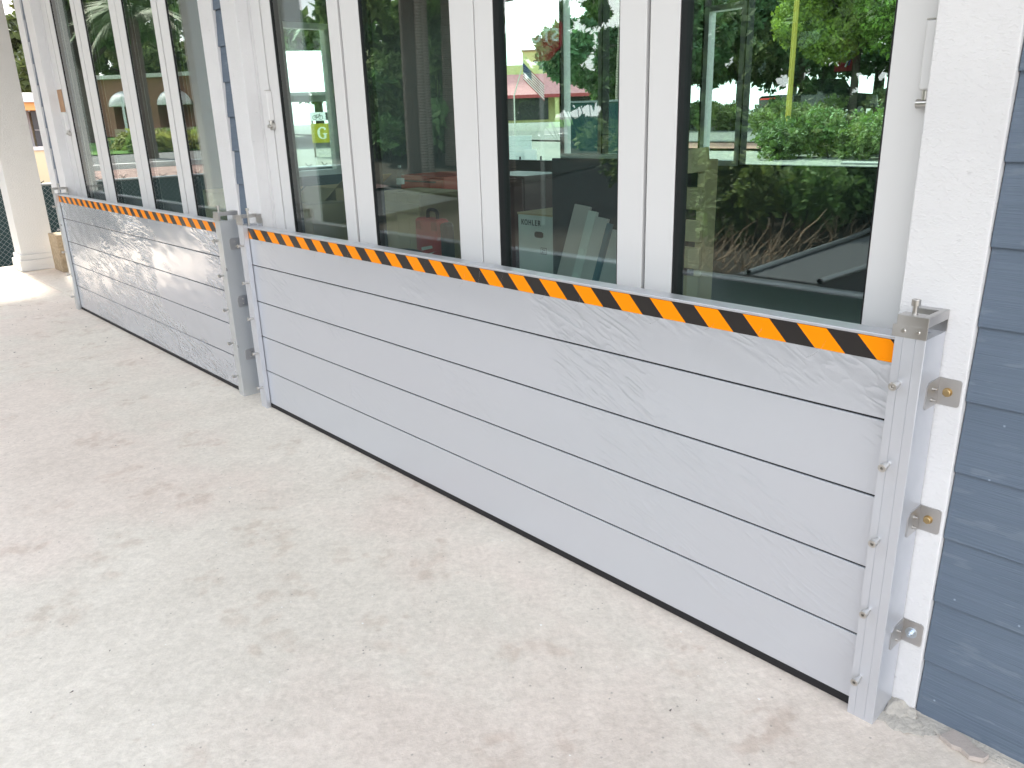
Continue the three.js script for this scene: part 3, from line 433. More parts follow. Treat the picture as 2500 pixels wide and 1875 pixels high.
palm('thick ringed palm trunk mirrored beside the porch column', -20.8, 6.7, 6.6, 0.22, 24, 1.2, 2);
palm('palm above the grey metal roof', -29, -15.4, 4.6, 0.14, 22, 0.9, 3);
palm('palm with rough trunk close to the dark oak', -16.9, 11.6, 6.5, 0.17, 22, 1, 4);
palm('palm in front of the yellow shop', -18.2, -20.4, 6.2, 0.16, 22, 1.1, 5);
for (const [i, [x, z]] of [[-13.6, 9.4], [-14.6, 9.0], [-13.2, 10.4], [-15.6, 9.9]].entries()) palm(['slim pale trunked palm left of the big oak trunk', 'second slim pale palm standing furthest left of the oak trunk', 'slim pale palm to the right of the big oak trunk', 'slim pale palm just behind the pair left of the oak'][i], x, z, 7.4, 0.075, 12, 0.9, 11 + i);
// hedges and brush

function hedge(label, x0, x1, z0, z1, h, base, seed, dens = 1, leaf = leafB, per = 90) { const R = rng(seed), cx = (x0 + x1) / 2, cz = (z0 + z1) / 2, y = heightAt(cx, cz), t = thing('hedge', label, 'hedge', [cx, y, cz]), clumps = [], n = Math.round((x1 - x0) * (z1 - z0) * 2.2 * dens) + 4; for (let i = 0; i < n; i++) { const r = 0.3 + 0.25 * R(); clumps.push([lerp(x0, x1, R()) - cx, lerp(0.2, h - r * 0.5, R()), lerp(z0, z1, R()) - cz, r * 1.2, r, r * 1.2]); } const st = []; for (let i = 0; i < n; i++) { const c = clumps[i]; st.push(taperTube([[c[0] * 0.9, -0.05, c[2] * 0.9], [c[0], c[1] * 0.5, c[2]], [c[0] * 1.02, c[1], c[2]]], [0.02, 0.014, 0.006], 5)); } part(t, 'stems', st, barkM).userData.kind = 'stuff'; foliage(t, 'leaves', leaf, clumps, per, base, seed + 3, 0.5).userData.kind = 'stuff'; return t; }
hedge('big loose shrub behind the brush pile', -7.6, -4.4, 7.2, 10.8, 1.6, [0.11, 0.22, 0.05], 71, 1.5, leafB, 160);
hedge('dense dark shrub right of the brush pile', -4.9, -1.6, 8.6, 11.6, 1.15, [0.07, 0.17, 0.04], 72, 1.6, leafB, 150);
hedge('wide low hedge across the brick path', -10.5, -4, -17.6, -15.6, 1.1, [0.08, 0.17, 0.03], 73, 1.2, leafB, 120);
hedge('hedge on the left of the side road', -24, -14.5, -29.6, -28, 1.1, [0.1, 0.18, 0.04], 74, 0.8, leafB, 110);
hedge('tall dark shrub belt behind the big oak trunk', -24, -17.2, 10.6, 14.2, 4.6, [0.15, 0.32, 0.11], 77, 1.8, leafA, 90);
hedge('added long tall shrub belt facing the near doors', -22, 1, 16.6, 18.6, 4.2, [0.1, 0.22, 0.07], 78, 1.5, leafA, 90);  // added as a dark backdrop that hides low sky from the door reflections
hedge('hedge at the foot of the banner pole', -13, -4, -35.4, -33.4, 0.9, [0.08, 0.16, 0.04], 75, 0.7, leafB, 110);
hedge('pale broad leaved plants along the kerb of the lawn', -36, -32.5, 8.6, 12.5, 0.55, [0.25, 0.38, 0.1], 76, 0.9, leafA, 40);
{
  const R = rng(801), t = thing('brush_pile', 'pile of cut bare branches beside the metal ramp', 'brush pile', [-4.35, heightAt(-4.35, 6.6), 6.6]), a = []; for (let i = 0; i < 190; i++) { let x = (R() - 0.5) * 1.1, y = 0.05 + 0.2 * R(), z = (R() - 0.5) * 3.2, d = [0.3 * (R() - 0.3), 0.15 + 0.5 * R(), (R() - 0.5) * 0.9]; const P = [[x, y, z]]; for (let k = 0; k < 3; k++) { x += d[0] * 0.3 + (R() - 0.5) * 0.12; y += d[1] * 0.22 + (R() - 0.4) * 0.08; z += d[2] * 0.35 + (R() - 0.5) * 0.12; P.push([x, y, z]); } const r = 0.003 + 0.012 * R() * R(); a.push(taperTube(P, [r, r * 0.8, r * 0.5, r * 0.25], 5)); }
  part(t, 'branches', a, std(0.3, 0.22, 0.15, 0.9)).userData.kind = 'stuff';
  const ramp = thing('metal_ramp', 'grey mesh floored metal ramp with raised side rails', 'ramp', [-3.25, 0, 6.7]); // trailer ramp
  const rail = std(0.32, 0.34, 0.35, 0.4, { metalness: 0.7 });
  part(ramp, 'side_rail', [tube([[-0.3, 0.02, -1.9], [-0.45, 0.03, -0.3], [-0.62, 0.05, 1.4], [-0.95, 0.09, 2.6]], 0.03, 8, 20)], rail); part(ramp, 'side_rail', [tube([[0.45, 0.02, -1.9], [0.44, 0.03, -0.7], [0.3, 0.05, 0.6], [0.2, 0.08, 2.4]], 0.03, 8, 20)], rail);
  const bars = []; for (let i = 0; i < 150; i++) bars.push(box(-0.42 - 0.002 * i * 0.6, 0.43 - 0.001 * i, -0.012, 0.0, -1.9 + i * 0.03, -1.885 + i * 0.03)); part(ramp, 'mesh_floor', bars, std(0.2, 0.21, 0.22, 0.6, { metalness: 0.4 })).userData.kind = 'stuff';
  part(ramp, 'ramp_frame', [box(-0.5, 0.46, -0.34, -0.02, -1.95, -1.9), box(-0.4, -0.34, -0.34, -0.015, -1.9, 2.2), box(0.34, 0.4, -0.34, -0.015, -1.9, 2.2)], std(0.05, 0.05, 0.055, 0.7));
}
solo('low_wall', box(-7.4, 1, 0.0, 0.52, -15.1, -14.8, 0.02), std(0.3, 0.29, 0.28, 0.9, { bumpMap: roughConcrete, bumpScale: 0.005 }), 'low grey concrete wall between the two hedges', 'wall');

// ---------------------------------------------------------------- buildings across the way
{ // cream house seen directly beside the porch column
  const h = thing('neighbour_house', 'cream house with orange fascia and dark windows beyond the fence', 'house', [-21, 0, -2]);
  part(h, 'wall', [box(-5, 0, 0.2, 1.2, -7, 3, 0.01), box(-5, -0.3, 1.2, 2.08, -7, 3)], std(0.8, 0.68, 0.45, 0.85));
  part(h, 'sill', box(-0.25, 0.04, 1.2, 1.29, -7.02, 3.02, 0.01), std(0.85, 0.82, 0.8, 0.7)); part(h, 'fascia', box(-0.2, 0.35, 2.08, 2.25, -7.1, 3.1, 0.01), std(0.75, 0.42, 0.16, 0.8)); part(h, 'roof', box(-5, 0.45, 2.25, 2.45, -7.2, 3.2, 0.02), std(0.85, 0.84, 0.82, 0.7));
  for (let i = 0; i < 5; i++) { const w = part(h, 'window', [box(-0.16, -0.11, 1.29, 2.08, -6.9 + i * 2, -6.84 + i * 2), box(-0.16, -0.11, 1.64, 1.67, -6.84 + i * 2, -4.96 + i * 2)], std(0.25, 0.25, 0.26, 0.5)); part(w, 'pane', box(-0.2, -0.17, 1.29, 2.08, -6.9 + i * 2, -4.96 + i * 2), phys(0.06, 0.06, 0.07, 0.15)); }
}
{ // pink house with two domed awnings
  const ang = Math.atan2(-1.6, 2.3), h = thing('pink_house', 'pinkish stucco house with two white domed awnings', 'house', [-49, heightAt(-49, 14.6), 14.6], ang); // local x runs along the front, z towards the street is -z
  const wm = std(0.36, 0.2, 0.14, 0.9), wh = std(0.82, 0.84, 0.84, 0.6);
  part(h, 'wall', [box(-7, -2.6, -0.3, 3.3, 0.6, 5), box(-2.6, 6, 2.0, 3.3, 0.6, 5), box(-2.6, 6, -0.3, 2.0, 1.6, 5), box(-0.35, 0.35, -0.3, 2, 0.6, 1.6), box(2.7, 3.3, -0.3, 2, 0.6, 1.6), box(5.4, 6, -0.3, 2, 0.6, 1.6)], wm);
  part(h, 'porch_wall', [box(-2.6, 6, -0.3, 0.55, 0.35, 0.6)], std(0.5, 0.42, 0.3, 0.9)); part(h, 'roof', [box(-7.3, 6.4, 3.3, 3.5, 0.2, 5.3)], wh);
  for (const x of [-1.5, 1.7, 4.6]) { const g = new THREE.CylinderGeometry(0.98, 0.98, 1.3, 24, 1, false, 0, Math.PI); g.rotateZ(Math.PI / 2); g.rotateY(Math.PI / 2); g.rotateZ(0); const d = new THREE.SphereGeometry(0.98, 24, 10, 0, Math.PI * 2, 0, Math.PI / 2); d.scale(1, 0.86, 0.9); part(h, 'domed_awning', at(d, x, 1.78, 0.35), wh); }
  part(h, 'awning_post', [at(cyl(0.07, 0.06, 2.0, 10), -0.5, -0.3, -0.4)], wh);
}
solo('lamp_post', [at(cyl(0.06, 0.045, 2.5, 12), -36.6, 0.5, 9.5), at(cyl(0.13, 0.09, 0.3, 12), -36.6, 0.5, 9.5)], std(0.6, 0.7, 0.66, 0.6), 'pale round post standing in front of the pink house', 'post');
{ // grey metal roofed cafe with signs
  const x = -33.5, z = -17.4, y = heightAt(x, z), a = thing('metal_roof_pavilion', 'open pavilion under a pale grey metal roof', 'pavilion', [x, y, z], 1.05);
  const roof = prism([[-4.4, 0], [0, 1.9], [4.4, 0], [4.3, -0.12], [0, 1.72], [-4.3, -0.12]], 6); roof.translate(0, 2.0, -3); part(a, 'roof', metreUV(roof.rotateY(Math.PI / 2)), std(0.55, 0.58, 0.6, 0.4, { metalness: 0.4 }));
  for (const [px, pz] of [[-2.8, -4], [2.8, -4], [-2.8, 4], [2.8, 4], [-2.8, 0]]) part(a, 'post', box(px - 0.07, px + 0.07, -0.2, 2.0, pz - 0.07, pz + 0.07), std(0.4, 0.34, 0.28, 0.9));
  part(a, 'rear_wall', box(2.2, 2.4, -0.2, 2, -3.9, 3.9), std(0.1, 0.08, 0.06, 0.9));
}
const facing = (x, z) => Math.atan2(-5 - x, -1 - z); // turn that lets +z look back at the shop
{
  const s = thing('bicycle_sign', 'white sign with a black bicycle above a yellow board', 'sign', [-23.5, heightAt(-23.5, -12), -12], facing(-23.5, -12));
  part(s, 'post', [box(-0.5, -0.44, 0, 1.4, -0.05, 0), box(0.44, 0.5, 0, 1.4, -0.05, 0)], std(0.2, 0.17, 0.12, 0.9));
  const t1 = canvasTex(256, 64, (c, w, h) => { c.fillStyle = '#f2f2ee'; c.fillRect(0, 0, w, h); c.strokeStyle = c.fillStyle = '#111'; c.lineWidth = 3; for (const x of [36, 84]) { c.beginPath(); c.arc(x, 40, 15, 0, 7); c.stroke(); } c.beginPath(); c.moveTo(36, 40); c.lineTo(50, 20); c.lineTo(76, 20); c.lineTo(60, 40); c.lineTo(36, 40); c.moveTo(50, 20); c.lineTo(60, 40); c.moveTo(84, 40); c.lineTo(74, 12); c.lineTo(82, 12); c.stroke(); c.fillRect(122, 4, 130, 56); c.fillStyle = '#f2f2ee'; c.font = 'bold 50px sans-serif'; c.fillText('F', 140, 50); });
  const m = part(s, 'sign_face', new THREE.BoxGeometry(1.05, 0.26, 0.02), std(1, 1, 1, 0.6, { map: t1 })); m.position.set(0, 1.27, 0.01);
  const t2 = canvasTex(256, 128, (c, w, h) => { c.fillStyle = '#a8a01c'; c.fillRect(0, 0, w, h); c.fillStyle = '#dfe6d0'; c.font = 'bold 110px serif'; c.fillText('G', 40, 102); });
  const m2 = part(s, 'yellow_board', new THREE.BoxGeometry(1.05, 0.6, 0.03), std(1, 1, 1, 0.7, { map: t2 })); m2.position.set(0, 0.75, 0.01);
}
{ // yellow shop with pink awning
  const x = -47, z = -46.9, s = thing('yellow_shop', 'yellow shop front with a long pink awning', 'shop', [x, heightAt(x, z), z], facing(x, z));
  part(s, 'wall', [box(-3, 9, -0.3, 5.4, -4, 0, 0.02), box(-6, -3, -0.3, 4.4, -4, -0.05)], std(0.72, 0.66, 0.3, 0.85)); part(s, 'cornice', box(-3.1, 9.1, 5.4, 5.5, -4, 0.1), std(0.3, 0.26, 0.16, 0.8));
  const aw = prism([[0, 3.7], [1.6, 2.1], [1.6, 2.05], [0, 3.6]], 15); aw.rotateY(-Math.PI / 2); aw.translate(9, 0, 0); part(s, 'awning', aw, std(0.72, 0.3, 0.32, 0.8, { side: THREE.DoubleSide })); part(s, 'valance', box(-6, 9, 1.85, 2.1, 1.58, 1.62), std(0.5, 0.08, 0.09, 0.8));
  const w = part(s, 'window_frame', box(1.0, 2.1, 3.85, 4.95, 0, 0.06), std(0.14, 0.1, 0.05, 0.8)); part(w, 'shutter', box(1.12, 1.98, 3.95, 4.85, 0.06, 0.08), std(0.5, 0.45, 0.2, 0.8));
  part(s, 'shop_window', [box(-5, -1, 0.2, 1.9, 0.01, 0.05), box(0.4, 5, 0.2, 1.9, 0.01, 0.05)], phys(0.06, 0.06, 0.06, 0.2)); part(s, 'awning_post', [box(-0.4, -0.1, -0.2, 2.05, 1.3, 1.5)], std(0.75, 0.68, 0.3, 0.8));
}
{ // flag, board sign, round sign, banner
  const fl = thing('striped_flag', 'red and white striped flag with blue corner on an angled pole', 'flag', [-17.25, heightAt(-17.25, -14.6), -14.6], facing(-17.25, -14.6));
  part(fl, 'pole', taperTube([[0, -0.1, 0], [0.0, 1.7, 0], [0.3, 2.6, 0]], [0.02, 0.018, 0.012], 8), std(0.6, 0.58, 0.5, 0.5));
  const ft = canvasTex(512, 272, (c, w, h) => { for (let i = 0; i < 13; i++) { c.fillStyle = i % 2 ? '#eeeae6' : '#a01c2c'; c.fillRect(0, i * h / 13, w, h / 13 + 1); } c.fillStyle = '#1c2c58'; c.fillRect(0, 0, w * 0.4, h * 7 / 13); c.fillStyle = '#eeeae6'; for (let r = 0; r < 9; r++) for (let k = 0; k < (r % 2 ? 5 : 6); k++) { c.beginPath(); c.arc(16 + k * 33 + (r % 2 ? 16 : 0), 11 + r * 15.5, 3.6, 0, 7); c.fill(); } });
  const g = new THREE.PlaneGeometry(0.8, 0.46, 24, 10), p = g.attributes.position; for (let i = 0; i < p.count; i++) { const x = p.getX(i) + 0.4; p.setXYZ(i, x * 0.75, p.getY(i) - x * 0.75, 0.06 * Math.sin(x * 9) + 0.02); } g.computeVertexNormals(); g.translate(0.28, 2.35, 0); part(fl, 'cloth', g, std(1, 1, 1, 0.8, { map: ft, side: THREE.DoubleSide }));
  const wb = thing('board_sign', 'white plank board on black splayed feet beside a small stacked sign', 'board', [-13.2, heightAt(-13.2, -11), -11], facing(-13.2, -11));
  for (let i = 0; i < 7; i++) part(wb, 'board', box(-0.35, 0.3, 0.25 + i * 0.115, 0.36 + i * 0.115, -0.02, 0.01, 0.003, 1), std(0.75, 0.77, 0.75, 0.8)); part(wb, 'small_sign', [box(0.14, 0.42, 0.2, 0.75, 0.05, 0.09, 0.004)], std(0.8, 0.8, 0.78, 0.8)); part(wb, 'foot', [box(0.02, 0.06, 0, 0.6, 0.1, 0.13), box(0.5, 0.54, 0, 0.6, 0.1, 0.13), box(-0.06, 0.14, 0, 0.04, 0.05, 0.2), box(0.42, 0.62, 0, 0.04, 0.05, 0.2)], M.dark);
  const fs = thing('screened_gate', 'tall gate panel covered in dark green screen cloth', 'gate', [-12.4, heightAt(-12.4, -11.2), -11.2], facing(-12.4, -11.2)); part(fs, 'frame', [box(0.25, 0.29, 0, 1.75, 0, 0.04), box(2.7, 2.74, 0, 1.75, 0, 0.04), box(0.29, 2.7, 1.71, 1.75, 0, 0.04)], std(0.3, 0.32, 0.32, 0.5, { metalness: 0.6 })); part(fs, 'screen_cloth', box(0.29, 2.7, 0.05, 1.71, 0.01, 0.02), std(0.02, 0.06, 0.06, 0.9));
  const st = thing('stop_sign', 'red octagonal STOP sign on a post', 'road sign', [-8.97, heightAt(-8.97, 7.23), 7.23], facing(-8.97, 7.23)); part(st, 'post', box(-0.03, 0.03, -0.1, 3.35, -0.04, 0), std(0.4, 0.42, 0.4, 0.5, { metalness: 0.6 }));
  const tt = canvasTex(256, 256, (c, w) => { c.fillStyle = '#a01626'; c.fillRect(0, 0, w, w); c.fillStyle = '#eee'; c.font = 'bold 92px sans-serif'; c.textAlign = 'center'; c.fillText('STOP', 128, 160); }); const oc = new THREE.CylinderGeometry(0.4, 0.4, 0.02, 8); oc.rotateY(Math.PI / 8); oc.rotateX(Math.PI / 2); const q = oc.attributes; for (let i = 0; i < q.position.count; i++) q.uv.setXY(i, q.position.getX(i) / 0.74 + 0.5, q.position.getY(i) / 0.74 + 0.5); part(st, 'face', at(oc, 0, 2.98, 0.02), std(1, 1, 1, 0.5, { map: tt }));
  const bp = thing('banner_pole', 'dark street pole carrying a red vertical welcome banner', 'banner pole', [-16.5, heightAt(-16.5, -33.9), -33.9], facing(-16.5, -33.9)); part(bp, 'pole', at(cyl(0.11, 0.08, 7, 14), 0, -0.1, 0), M.dark); part(bp, 'arm', [box(-0.8, 0, 2.15, 2.18, -0.02, 0.02), box(-0.8, 0, 4.95, 4.98, -0.02, 0.02)], M.dark);
  const bt = canvasTex(256, 1024, (c, w, h) => { c.fillStyle = '#8c1028'; c.fillRect(0, 0, w, h); c.save(); c.translate(70, 820); c.rotate(-Math.PI / 2); c.fillStyle = '#f0e8e8'; c.font = 'italic bold 120px serif'; c.fillText('Welcome', 0, 40); c.restore(); c.strokeStyle = '#e8eef8'; c.lineWidth = 22; c.beginPath(); c.moveTo(150, 960); c.bezierCurveTo(240, 760, 110, 560, 190, 330); c.stroke(); c.strokeStyle = '#27408c'; c.beginPath(); c.moveTo(196, 940); c.bezierCurveTo(250, 760, 160, 560, 226, 360); c.stroke(); });
  const bn = part(bp, 'banner', new THREE.BoxGeometry(0.75, 2.75, 0.012), std(1, 1, 1, 0.7, { map: bt })); bn.position.set(-0.45, 3.56, 0);
  const yp = [[-14.0, -24.3, 0.05], [-14.3, -24.7, 0.045]]; yp.forEach(([x, z, r], i) => solo('yellow_post', [at(cyl(r * 1.3, r, 5.5, 12), x, heightAt(x, z) - 0.1, z)], std(0.36, 0.3, 0.035, 0.7), i ? 'thinner yellow post behind its partner at the side road' : 'thick yellow post at the edge of the side road', 'post'));
}
{ // dark pickup and pale car on the side road
  function vehicle(name, label, cat, x, z, turn, col, sy, pick) {
    const v = thing(name, label, cat, [x, heightAt(x, z) + 0.07, z], turn), bm = phys(...col, 0.25, { clearcoat: 1 });
    const side = pick ? [[-2.7, 0.45], [-2.75, 1.05], [-2.65, 1.12], [-0.7, 1.15], [-0.45, 1.8], [0.75, 1.8], [1.3, 1.15], [2.6, 1.05], [2.75, 0.5]] : [[-2.1, 0.4], [-2.15, 0.85], [-1.6, 1.0], [-1.0, 1.42], [0.5, 1.42], [1.2, 0.98], [2.0, 0.85], [2.15, 0.45]];
    const b = prism(side, 1.66, 0.06); b.translate(0, 0, -0.83); part(v, 'body', b, bm);
    const win = pick ? [[-0.35, 1.2], [-0.22, 1.68], [0.68, 1.68], [1.1, 1.2]] : [[-1.15, 1.0], [-0.85, 1.34], [0.42, 1.34], [0.98, 1.0]]; const wg = prism(win, 1.79); wg.translate(0, 0, -0.895); part(v, 'window', wg, phys(0.02, 0.025, 0.03, 0.05));
    for (const wx of pick ? [-1.75, 1.75] : [-1.35, 1.35]) for (const wz of [-0.84, 0.84]) { const t = new THREE.TorusGeometry(0.27, 0.1, 10, 24); const w = part(v, 'wheel', at(t, wx, 0.37, wz), M.rubber); part(w, 'rim', at(cyl(0.2, 0.2, 0.16, 16, 'z'), wx, 0.37, wz - 0.08), M.bright); }
    for (const s of [-0.72, 0.72]) part(v, 'tail_light', box(side[0][0] - 0.09, side[0][0] - 0.03, 0.75, 0.98, s - 0.1, s + 0.1, 0.01), std(0.5, 0.01, 0.01, 0.3));
    if (pick) part(v, 'tail_light_bar', box(-2.83, -2.78, 1.0, 1.06, -0.7, 0.7, 0.01), std(0.6, 0.02, 0.02, 0.3, { emissive: 0xff1808, emissiveIntensity: 0.5 }));
  }
  vehicle('pickup_truck', 'black pickup truck with a red light bar across its tail', 'pickup truck', -20, -37.7, 1.05, [0.012, 0.012, 0.014], 1, true);
  vehicle('parked_car', 'pale parked car behind the hedge beyond the banner pole', 'car', -12, -39.4, 0.3, [0.5, 0.55, 0.58], 1, false);
  const w = thing('white_tent_house', 'white roofed house behind the pickup truck', 'house', [-19, heightAt(-19, -47), -47], 0.4); part(w, 'wall', box(-2, 2, -0.3, 1.0, -3, 3), std(0.3, 0.3, 0.29, 0.9)); const rf = prism([[-2.4, 1.0], [0, 1.9], [2.4, 1.0]], 6.6); rf.translate(0, 0, -3.3); part(w, 'roof', rf, std(0.6, 0.6, 0.6, 0.7));
}

// ---------------------------------------------------------------- inside the shop, seen through the glass
{
  const card = std(0.58, 0.44, 0.28, 0.9), ply = std(0.6, 0.46, 0.29, 0.85, { bumpMap: woodTex, bumpScale: 0.002 });
  function carton(label, x0, x1, y0, y1, z0, z1, open, cat = 'cardboard box') { const b = thing('cardboard_box', label, cat, [(x0 + x1) / 2, y0, (z0 + z1) / 2]); const w = (x1 - x0) / 2, d = (z1 - z0) / 2, h = y1 - y0; part(b, 'side_panel', [box(-w, w, 0, h, d - 0.006, d), box(-w, w, 0, h, -d, -d + 0.006), box(-w, -w + 0.006, 0, h, -d + 0.006, d - 0.006), box(w - 0.006, w, 0, h, -d + 0.006, d - 0.006), box(-w + 0.006, w - 0.006, 0, 0.006, -d + 0.006, d - 0.006)], card);
    if (open) { const f = box(-w, w, 0, 0.004, 0, d * 0.8); f.rotateX(0.7); part(b, 'flap', at(f, 0, h, d), card); const f2 = box(0, w * 0.8, 0, 0.004, -d, d); f2.rotateZ(0.5); part(b, 'flap', at(f2, w, h, 0), card); const f3 = box(-w, w, 0, 0.004, -d * 0.8, 0); f3.rotateX(-1.2); part(b, 'flap', at(f3, 0, h, -d), card); } else part(b, 'flap', [box(-w, w, h - 0.005, h, -d, -0.003), box(-w, w, h - 0.005, h, 0.003, d)], card); return b; }
  carton('big open cardboard box behind the leftmost pane of the near doors', -6.5, -5.95, 0, 0.98, -2.5, -2.0, true);
  carton('shorter brown cardboard box beside the big open one', -5.93, -5.7, 0, 0.88, -1.95, -1.6, false);
  carton('cardboard box behind the third pane of the far doors', -5.66, -5.2, 0, 1.0, -1.2, -0.75, true);
  carton('pale box with two hand holes behind the far doors', -6.42, -5.95, 0, 1.03, -1.3, -0.85, false);
  const cr = thing('plywood_crate', 'tall plywood crate behind the second pane of the near doors', 'crate', [-5.24, 0, -2.3]); for (let i = 0; i < 4; i++) part(cr, 'board', box(-0.36 + i * 0.18, -0.185 + i * 0.18, 0, 0.96, 0.1, 0.12, 0.002, 1), ply); part(cr, 'crate_body', box(-0.36, 0.36, 0, 0.955, -0.4, 0.099), ply); part(cr, 'rail', [box(-0.37, 0.37, 0.8, 0.88, 0.12, 0.14, 0.002, 1), box(-0.37, 0.37, 0.06, 0.14, 0.12, 0.14, 0.002, 1)], ply);
  const cb = thing('red_cabinet', 'red drawer cabinet standing behind the plywood crate', 'cabinet', [-5.72, 0, -3.1]); part(cb, 'body', box(-0.35, 0.35, 0, 1.05, -0.3, 0.28, 0.01), std(0.5, 0.06, 0.035, 0.4)); for (let i = 0; i < 4; i++) { const d = part(cb, 'drawer', box(-0.33, 0.33, 0.04 + i * 0.25, 0.27 + i * 0.25, 0.281, 0.3, 0.006, 1), std(0.52, 0.07, 0.04, 0.35)); part(d, 'handle', box(-0.25, 0.25, 0.24 + i * 0.25, 0.255 + i * 0.25, 0.3, 0.32, 0.004, 1), M.dark); }
  const base = carton('low cardboard box carrying the red tool case', -4.45, -3.85, 0, 0.42, -2.0, -1.5, false);
  const tc = thing('tool_case', 'red plastic tool case with white lightning mark and black handle', 'tool case', [-4.09, 0.421, -1.72]); part(tc, 'shell', box(-0.16, 0.13, 0, 0.44, -0.06, 0.06, 0.03, 4), std(0.62, 0.06, 0.065, 0.45)); part(tc, 'side_shell', box(0.131, 0.2, 0.02, 0.42, -0.05, 0.05, 0.03, 3), std(0.03, 0.02, 0.03, 0.5)); part(tc, 'carry_handle', tube([[-0.06, 0.43, 0], [-0.05, 0.49, 0], [0.05, 0.49, 0], [0.06, 0.43, 0]], 0.013, 8, 16), M.rubber);
  for (const x of [-0.1, 0.09]) part(tc, 'latch', box(x - 0.03, x + 0.03, 0.36, 0.42, 0.058, 0.068, 0.004, 1), std(0.42, 0.05, 0.05, 0.5));
  part(tc, 'logo', [prism([[-0.1, 0.16], [0.09, 0.21], [0.0, 0.165], [0.07, 0.17], [-0.1, 0.08], [0.0, 0.14], [-0.06, 0.135]], 0.001), prism([[-0.08, 0.2], [0.06, 0.23], [0.05, 0.25], [-0.08, 0.225]], 0.001)].map(g => at(g, 0, 0, 0.0605)), std(0.8, 0.8, 0.8, 0.6));
  const cab = thing('cable_coil', 'coil of black cable lying on a dark drum in front of the tool case', 'cable', [-3.62, 0.0, -1.0]); part(cab, 'drum', box(-0.25, 0.25, 0, 0.62, -0.2, 0.2, 0.02), std(0.08, 0.08, 0.09, 0.8)); const coils = []; for (let i = 0; i < 9; i++) { const t = new THREE.TorusGeometry(0.19 + 0.012 * (i % 3), 0.009, 8, 36); t.rotateX(Math.PI / 2); coils.push(at(t, 0.006 * (i % 2), 0.632 + i * 0.012, 0)); } part(cab, 'coil', coils, M.rubber);
  // white storage box with printed name
  const kt = canvasTex(512, 512, (c, w) => { c.fillStyle = '#e4e6e6'; c.fillRect(0, 0, w, w); c.fillStyle = '#15161c'; c.font = 'bold 50px sans-serif'; c.fillText('KOHLER', 26, 62); c.fillText('K', 440, 62); c.font = 'bold 34px sans-serif'; c.fillText('21', 225, 235); c.strokeStyle = '#15161c'; c.lineWidth = 3; c.strokeRect(216, 203, 54, 40); });
  const kb = thing('white_carton', 'tall white carton printed KOHLER with a dark hand slot', 'carton', [-3.4, 0, -2.45]); part(kb, 'carton_body', box(-0.28, 0.28, 0, 0.87, -0.25, 0.248, 0.003, 1), std(0.78, 0.78, 0.76, 0.8)); const kp = new THREE.PlaneGeometry(0.555, 0.56); part(kb, 'printed_front', at(kp, 0, 0.585, 0.2505), std(1, 1, 1, 0.8, { map: kt })); const slot = prism([[-0.045, -0.012], [-0.03, -0.022], [0.03, -0.022], [0.045, -0.012], [0.045, 0.012], [0.03, 0.022], [-0.03, 0.022], [-0.045, 0.012]], 0.002); part(kb, 'hand_slot', at(slot, -0.06, 0.735, 0.251), M.dark); part(kb, 'lid', box(-0.285, 0.285, 0.871, 0.885, -0.255, 0.255, 0.003, 1), card);
  const db = thing('dark_board', 'dark upright board standing behind the leaning planks', 'board', [-2.87, 0, -1.75]); part(db, 'board', box(0, 0.62, 0, 1.3, -0.03, 0, 0.004, 1), std(0.035, 0.045, 0.06, 0.5)); part(db, 'top_wrap', box(0.1, 0.66, 1.301, 1.33, -0.06, 0.03, 0.008, 2), phys(0.5, 0.52, 0.52, 0.25, { clearcoat: 1 }));
  const colr = [[0.5, 0.42, 0.42], [0.66, 0.63, 0.63], [0.55, 0.49, 0.5], [0.06, 0.14, 0.2], [0.46, 0.43, 0.46]];
  [[-2.62, 0.12, 'pinkish plank leaning at the left of the plank stack'], [-2.49, 0.07, 'pale narrow plank with round cut outs in the plank stack'], [-2.4, 0.09, 'wide greyish plank in the middle of the plank stack'], [-2.29, 0.035, 'thin dark blue strip leaning in the plank stack'], [-2.22, 0.2, 'broad grey panel leaning at the right of the plank stack']].forEach(([x, w, label], i) => { const g = box(0, w, 0, 1.12 - 0.03 * i, -0.02, 0, 0.003, 1); const p = thing('leaning_plank', label, 'plank', [x + 0.09 - 0.02 * i, 0, -1.18]); const m = part(p, 'plank_board', g, std(...colr[i], 0.7)); m.rotation.set(-0.28, 0, -0.09); if (i === 1) for (const yy of [0.55, 0.72, 0.86]) { const c = part(p, 'cut_out', at(cyl(0.022, 0.022, 0.003, 18, 'z'), 0.035, yy, 0.0005), std(0.7, 0.7, 0.68, 0.6)); c.rotation.set(-0.28, 0, -0.09); } });
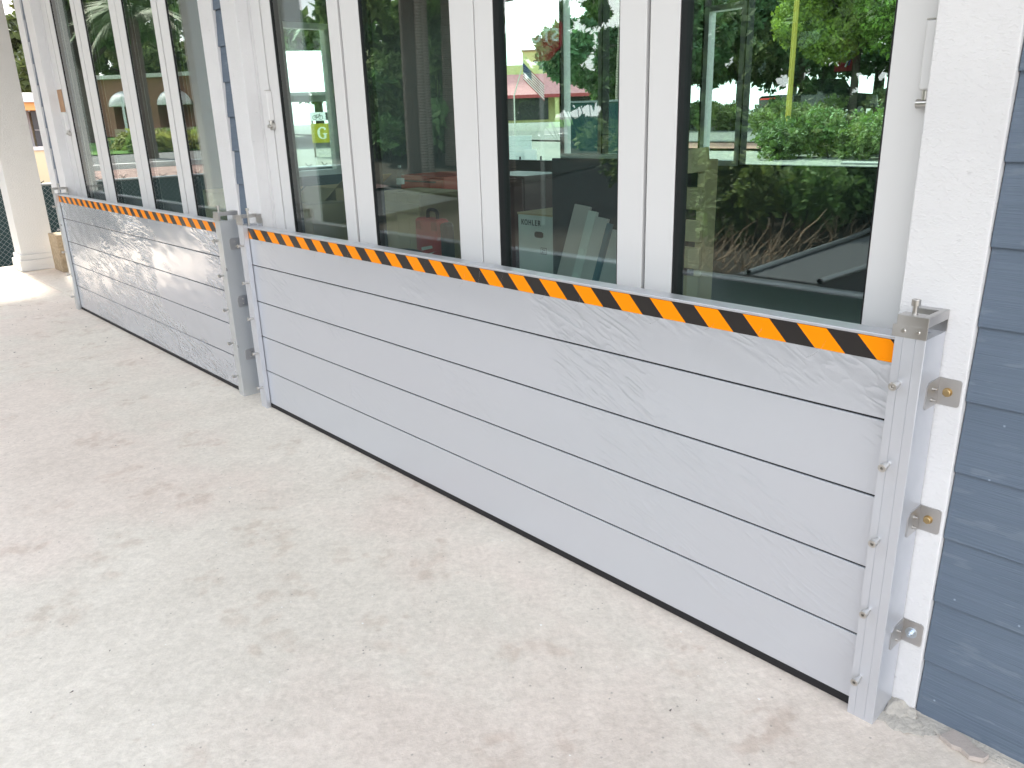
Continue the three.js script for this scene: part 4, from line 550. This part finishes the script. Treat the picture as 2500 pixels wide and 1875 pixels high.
  const dc = thing('dark_cabinet', 'dark red cabinet behind the white carton', 'cabinet', [-4.4, 0, -2.9]); part(dc, 'body', box(-0.3, 0.3, 0, 1.1, -0.25, 0.24, 0.008), std(0.06, 0.02, 0.025, 0.4)); for (const s of [-0.295, 0.005]) part(dc, 'door', box(s, s + 0.29, 0.03, 1.08, 0.241, 0.262, 0.004, 1), std(0.07, 0.022, 0.028, 0.35));
  const pal = thing('wooden_pallet', 'wooden pallet standing on its side behind the rightmost pane', 'pallet', [-1.78, 0, -1.2]); const pw = [0.9, 1, 1.12, 0.85]; [0.06, 0.22, 0.4, 0.57, 0.74, 0.87, 0.99, 1.13].forEach((y, i) => { const g = box(0, 0.44, 0, 0.095, 0, 0.018, 0.003, 1); part(pal, 'slat', at(g, 0, y, 0.045), std(0.58 * pw[i % 4], 0.45 * pw[i % 4], 0.3 * pw[i % 4], 0.9, { bumpMap: woodTex, bumpScale: 0.002 })); }); { const g = box(-0.02, 0.47, 0, 0.1, 0, 0.018, 0.003, 1); g.rotateZ(0.13); part(pal, 'slat', at(g, 0, 1.235, 0.045), std(0.6, 0.46, 0.3, 0.9)); } for (const x of [0.0, 0.4]) part(pal, 'stringer', box(x, x + 0.04, 0, 1.34, -0.05, 0.0445, 0.004, 1), std(0.6, 0.47, 0.31, 0.9));
  const bt = thing('water_bottle', 'clear plastic water bottle on the plywood crate', 'bottle', [-5.28, 0.96, -2.27]); const lp = [[0, 0], [0.032, 0], [0.034, 0.02], [0.034, 0.14], [0.03, 0.165], [0.014, 0.19], [0.013, 0.205], [0, 0.205]].map(p => new THREE.Vector2(...p)); part(bt, 'body', new THREE.LatheGeometry(lp, 20), phys(0.95, 0.97, 0.97, 0.05, { transmission: 1, thickness: 0, ior: 1.4 })); part(bt, 'cap', at(cyl(0.0145, 0.0145, 0.018), 0, 0.206, 0), std(0.8, 0.8, 0.82, 0.5)); part(bt, 'label_band', new THREE.CylinderGeometry(0.0348, 0.0348, 0.05, 20, 1, true).translate(0, 0.09, 0), std(0.7, 0.74, 0.78, 0.5));
}
renderer.render(scene, camera);
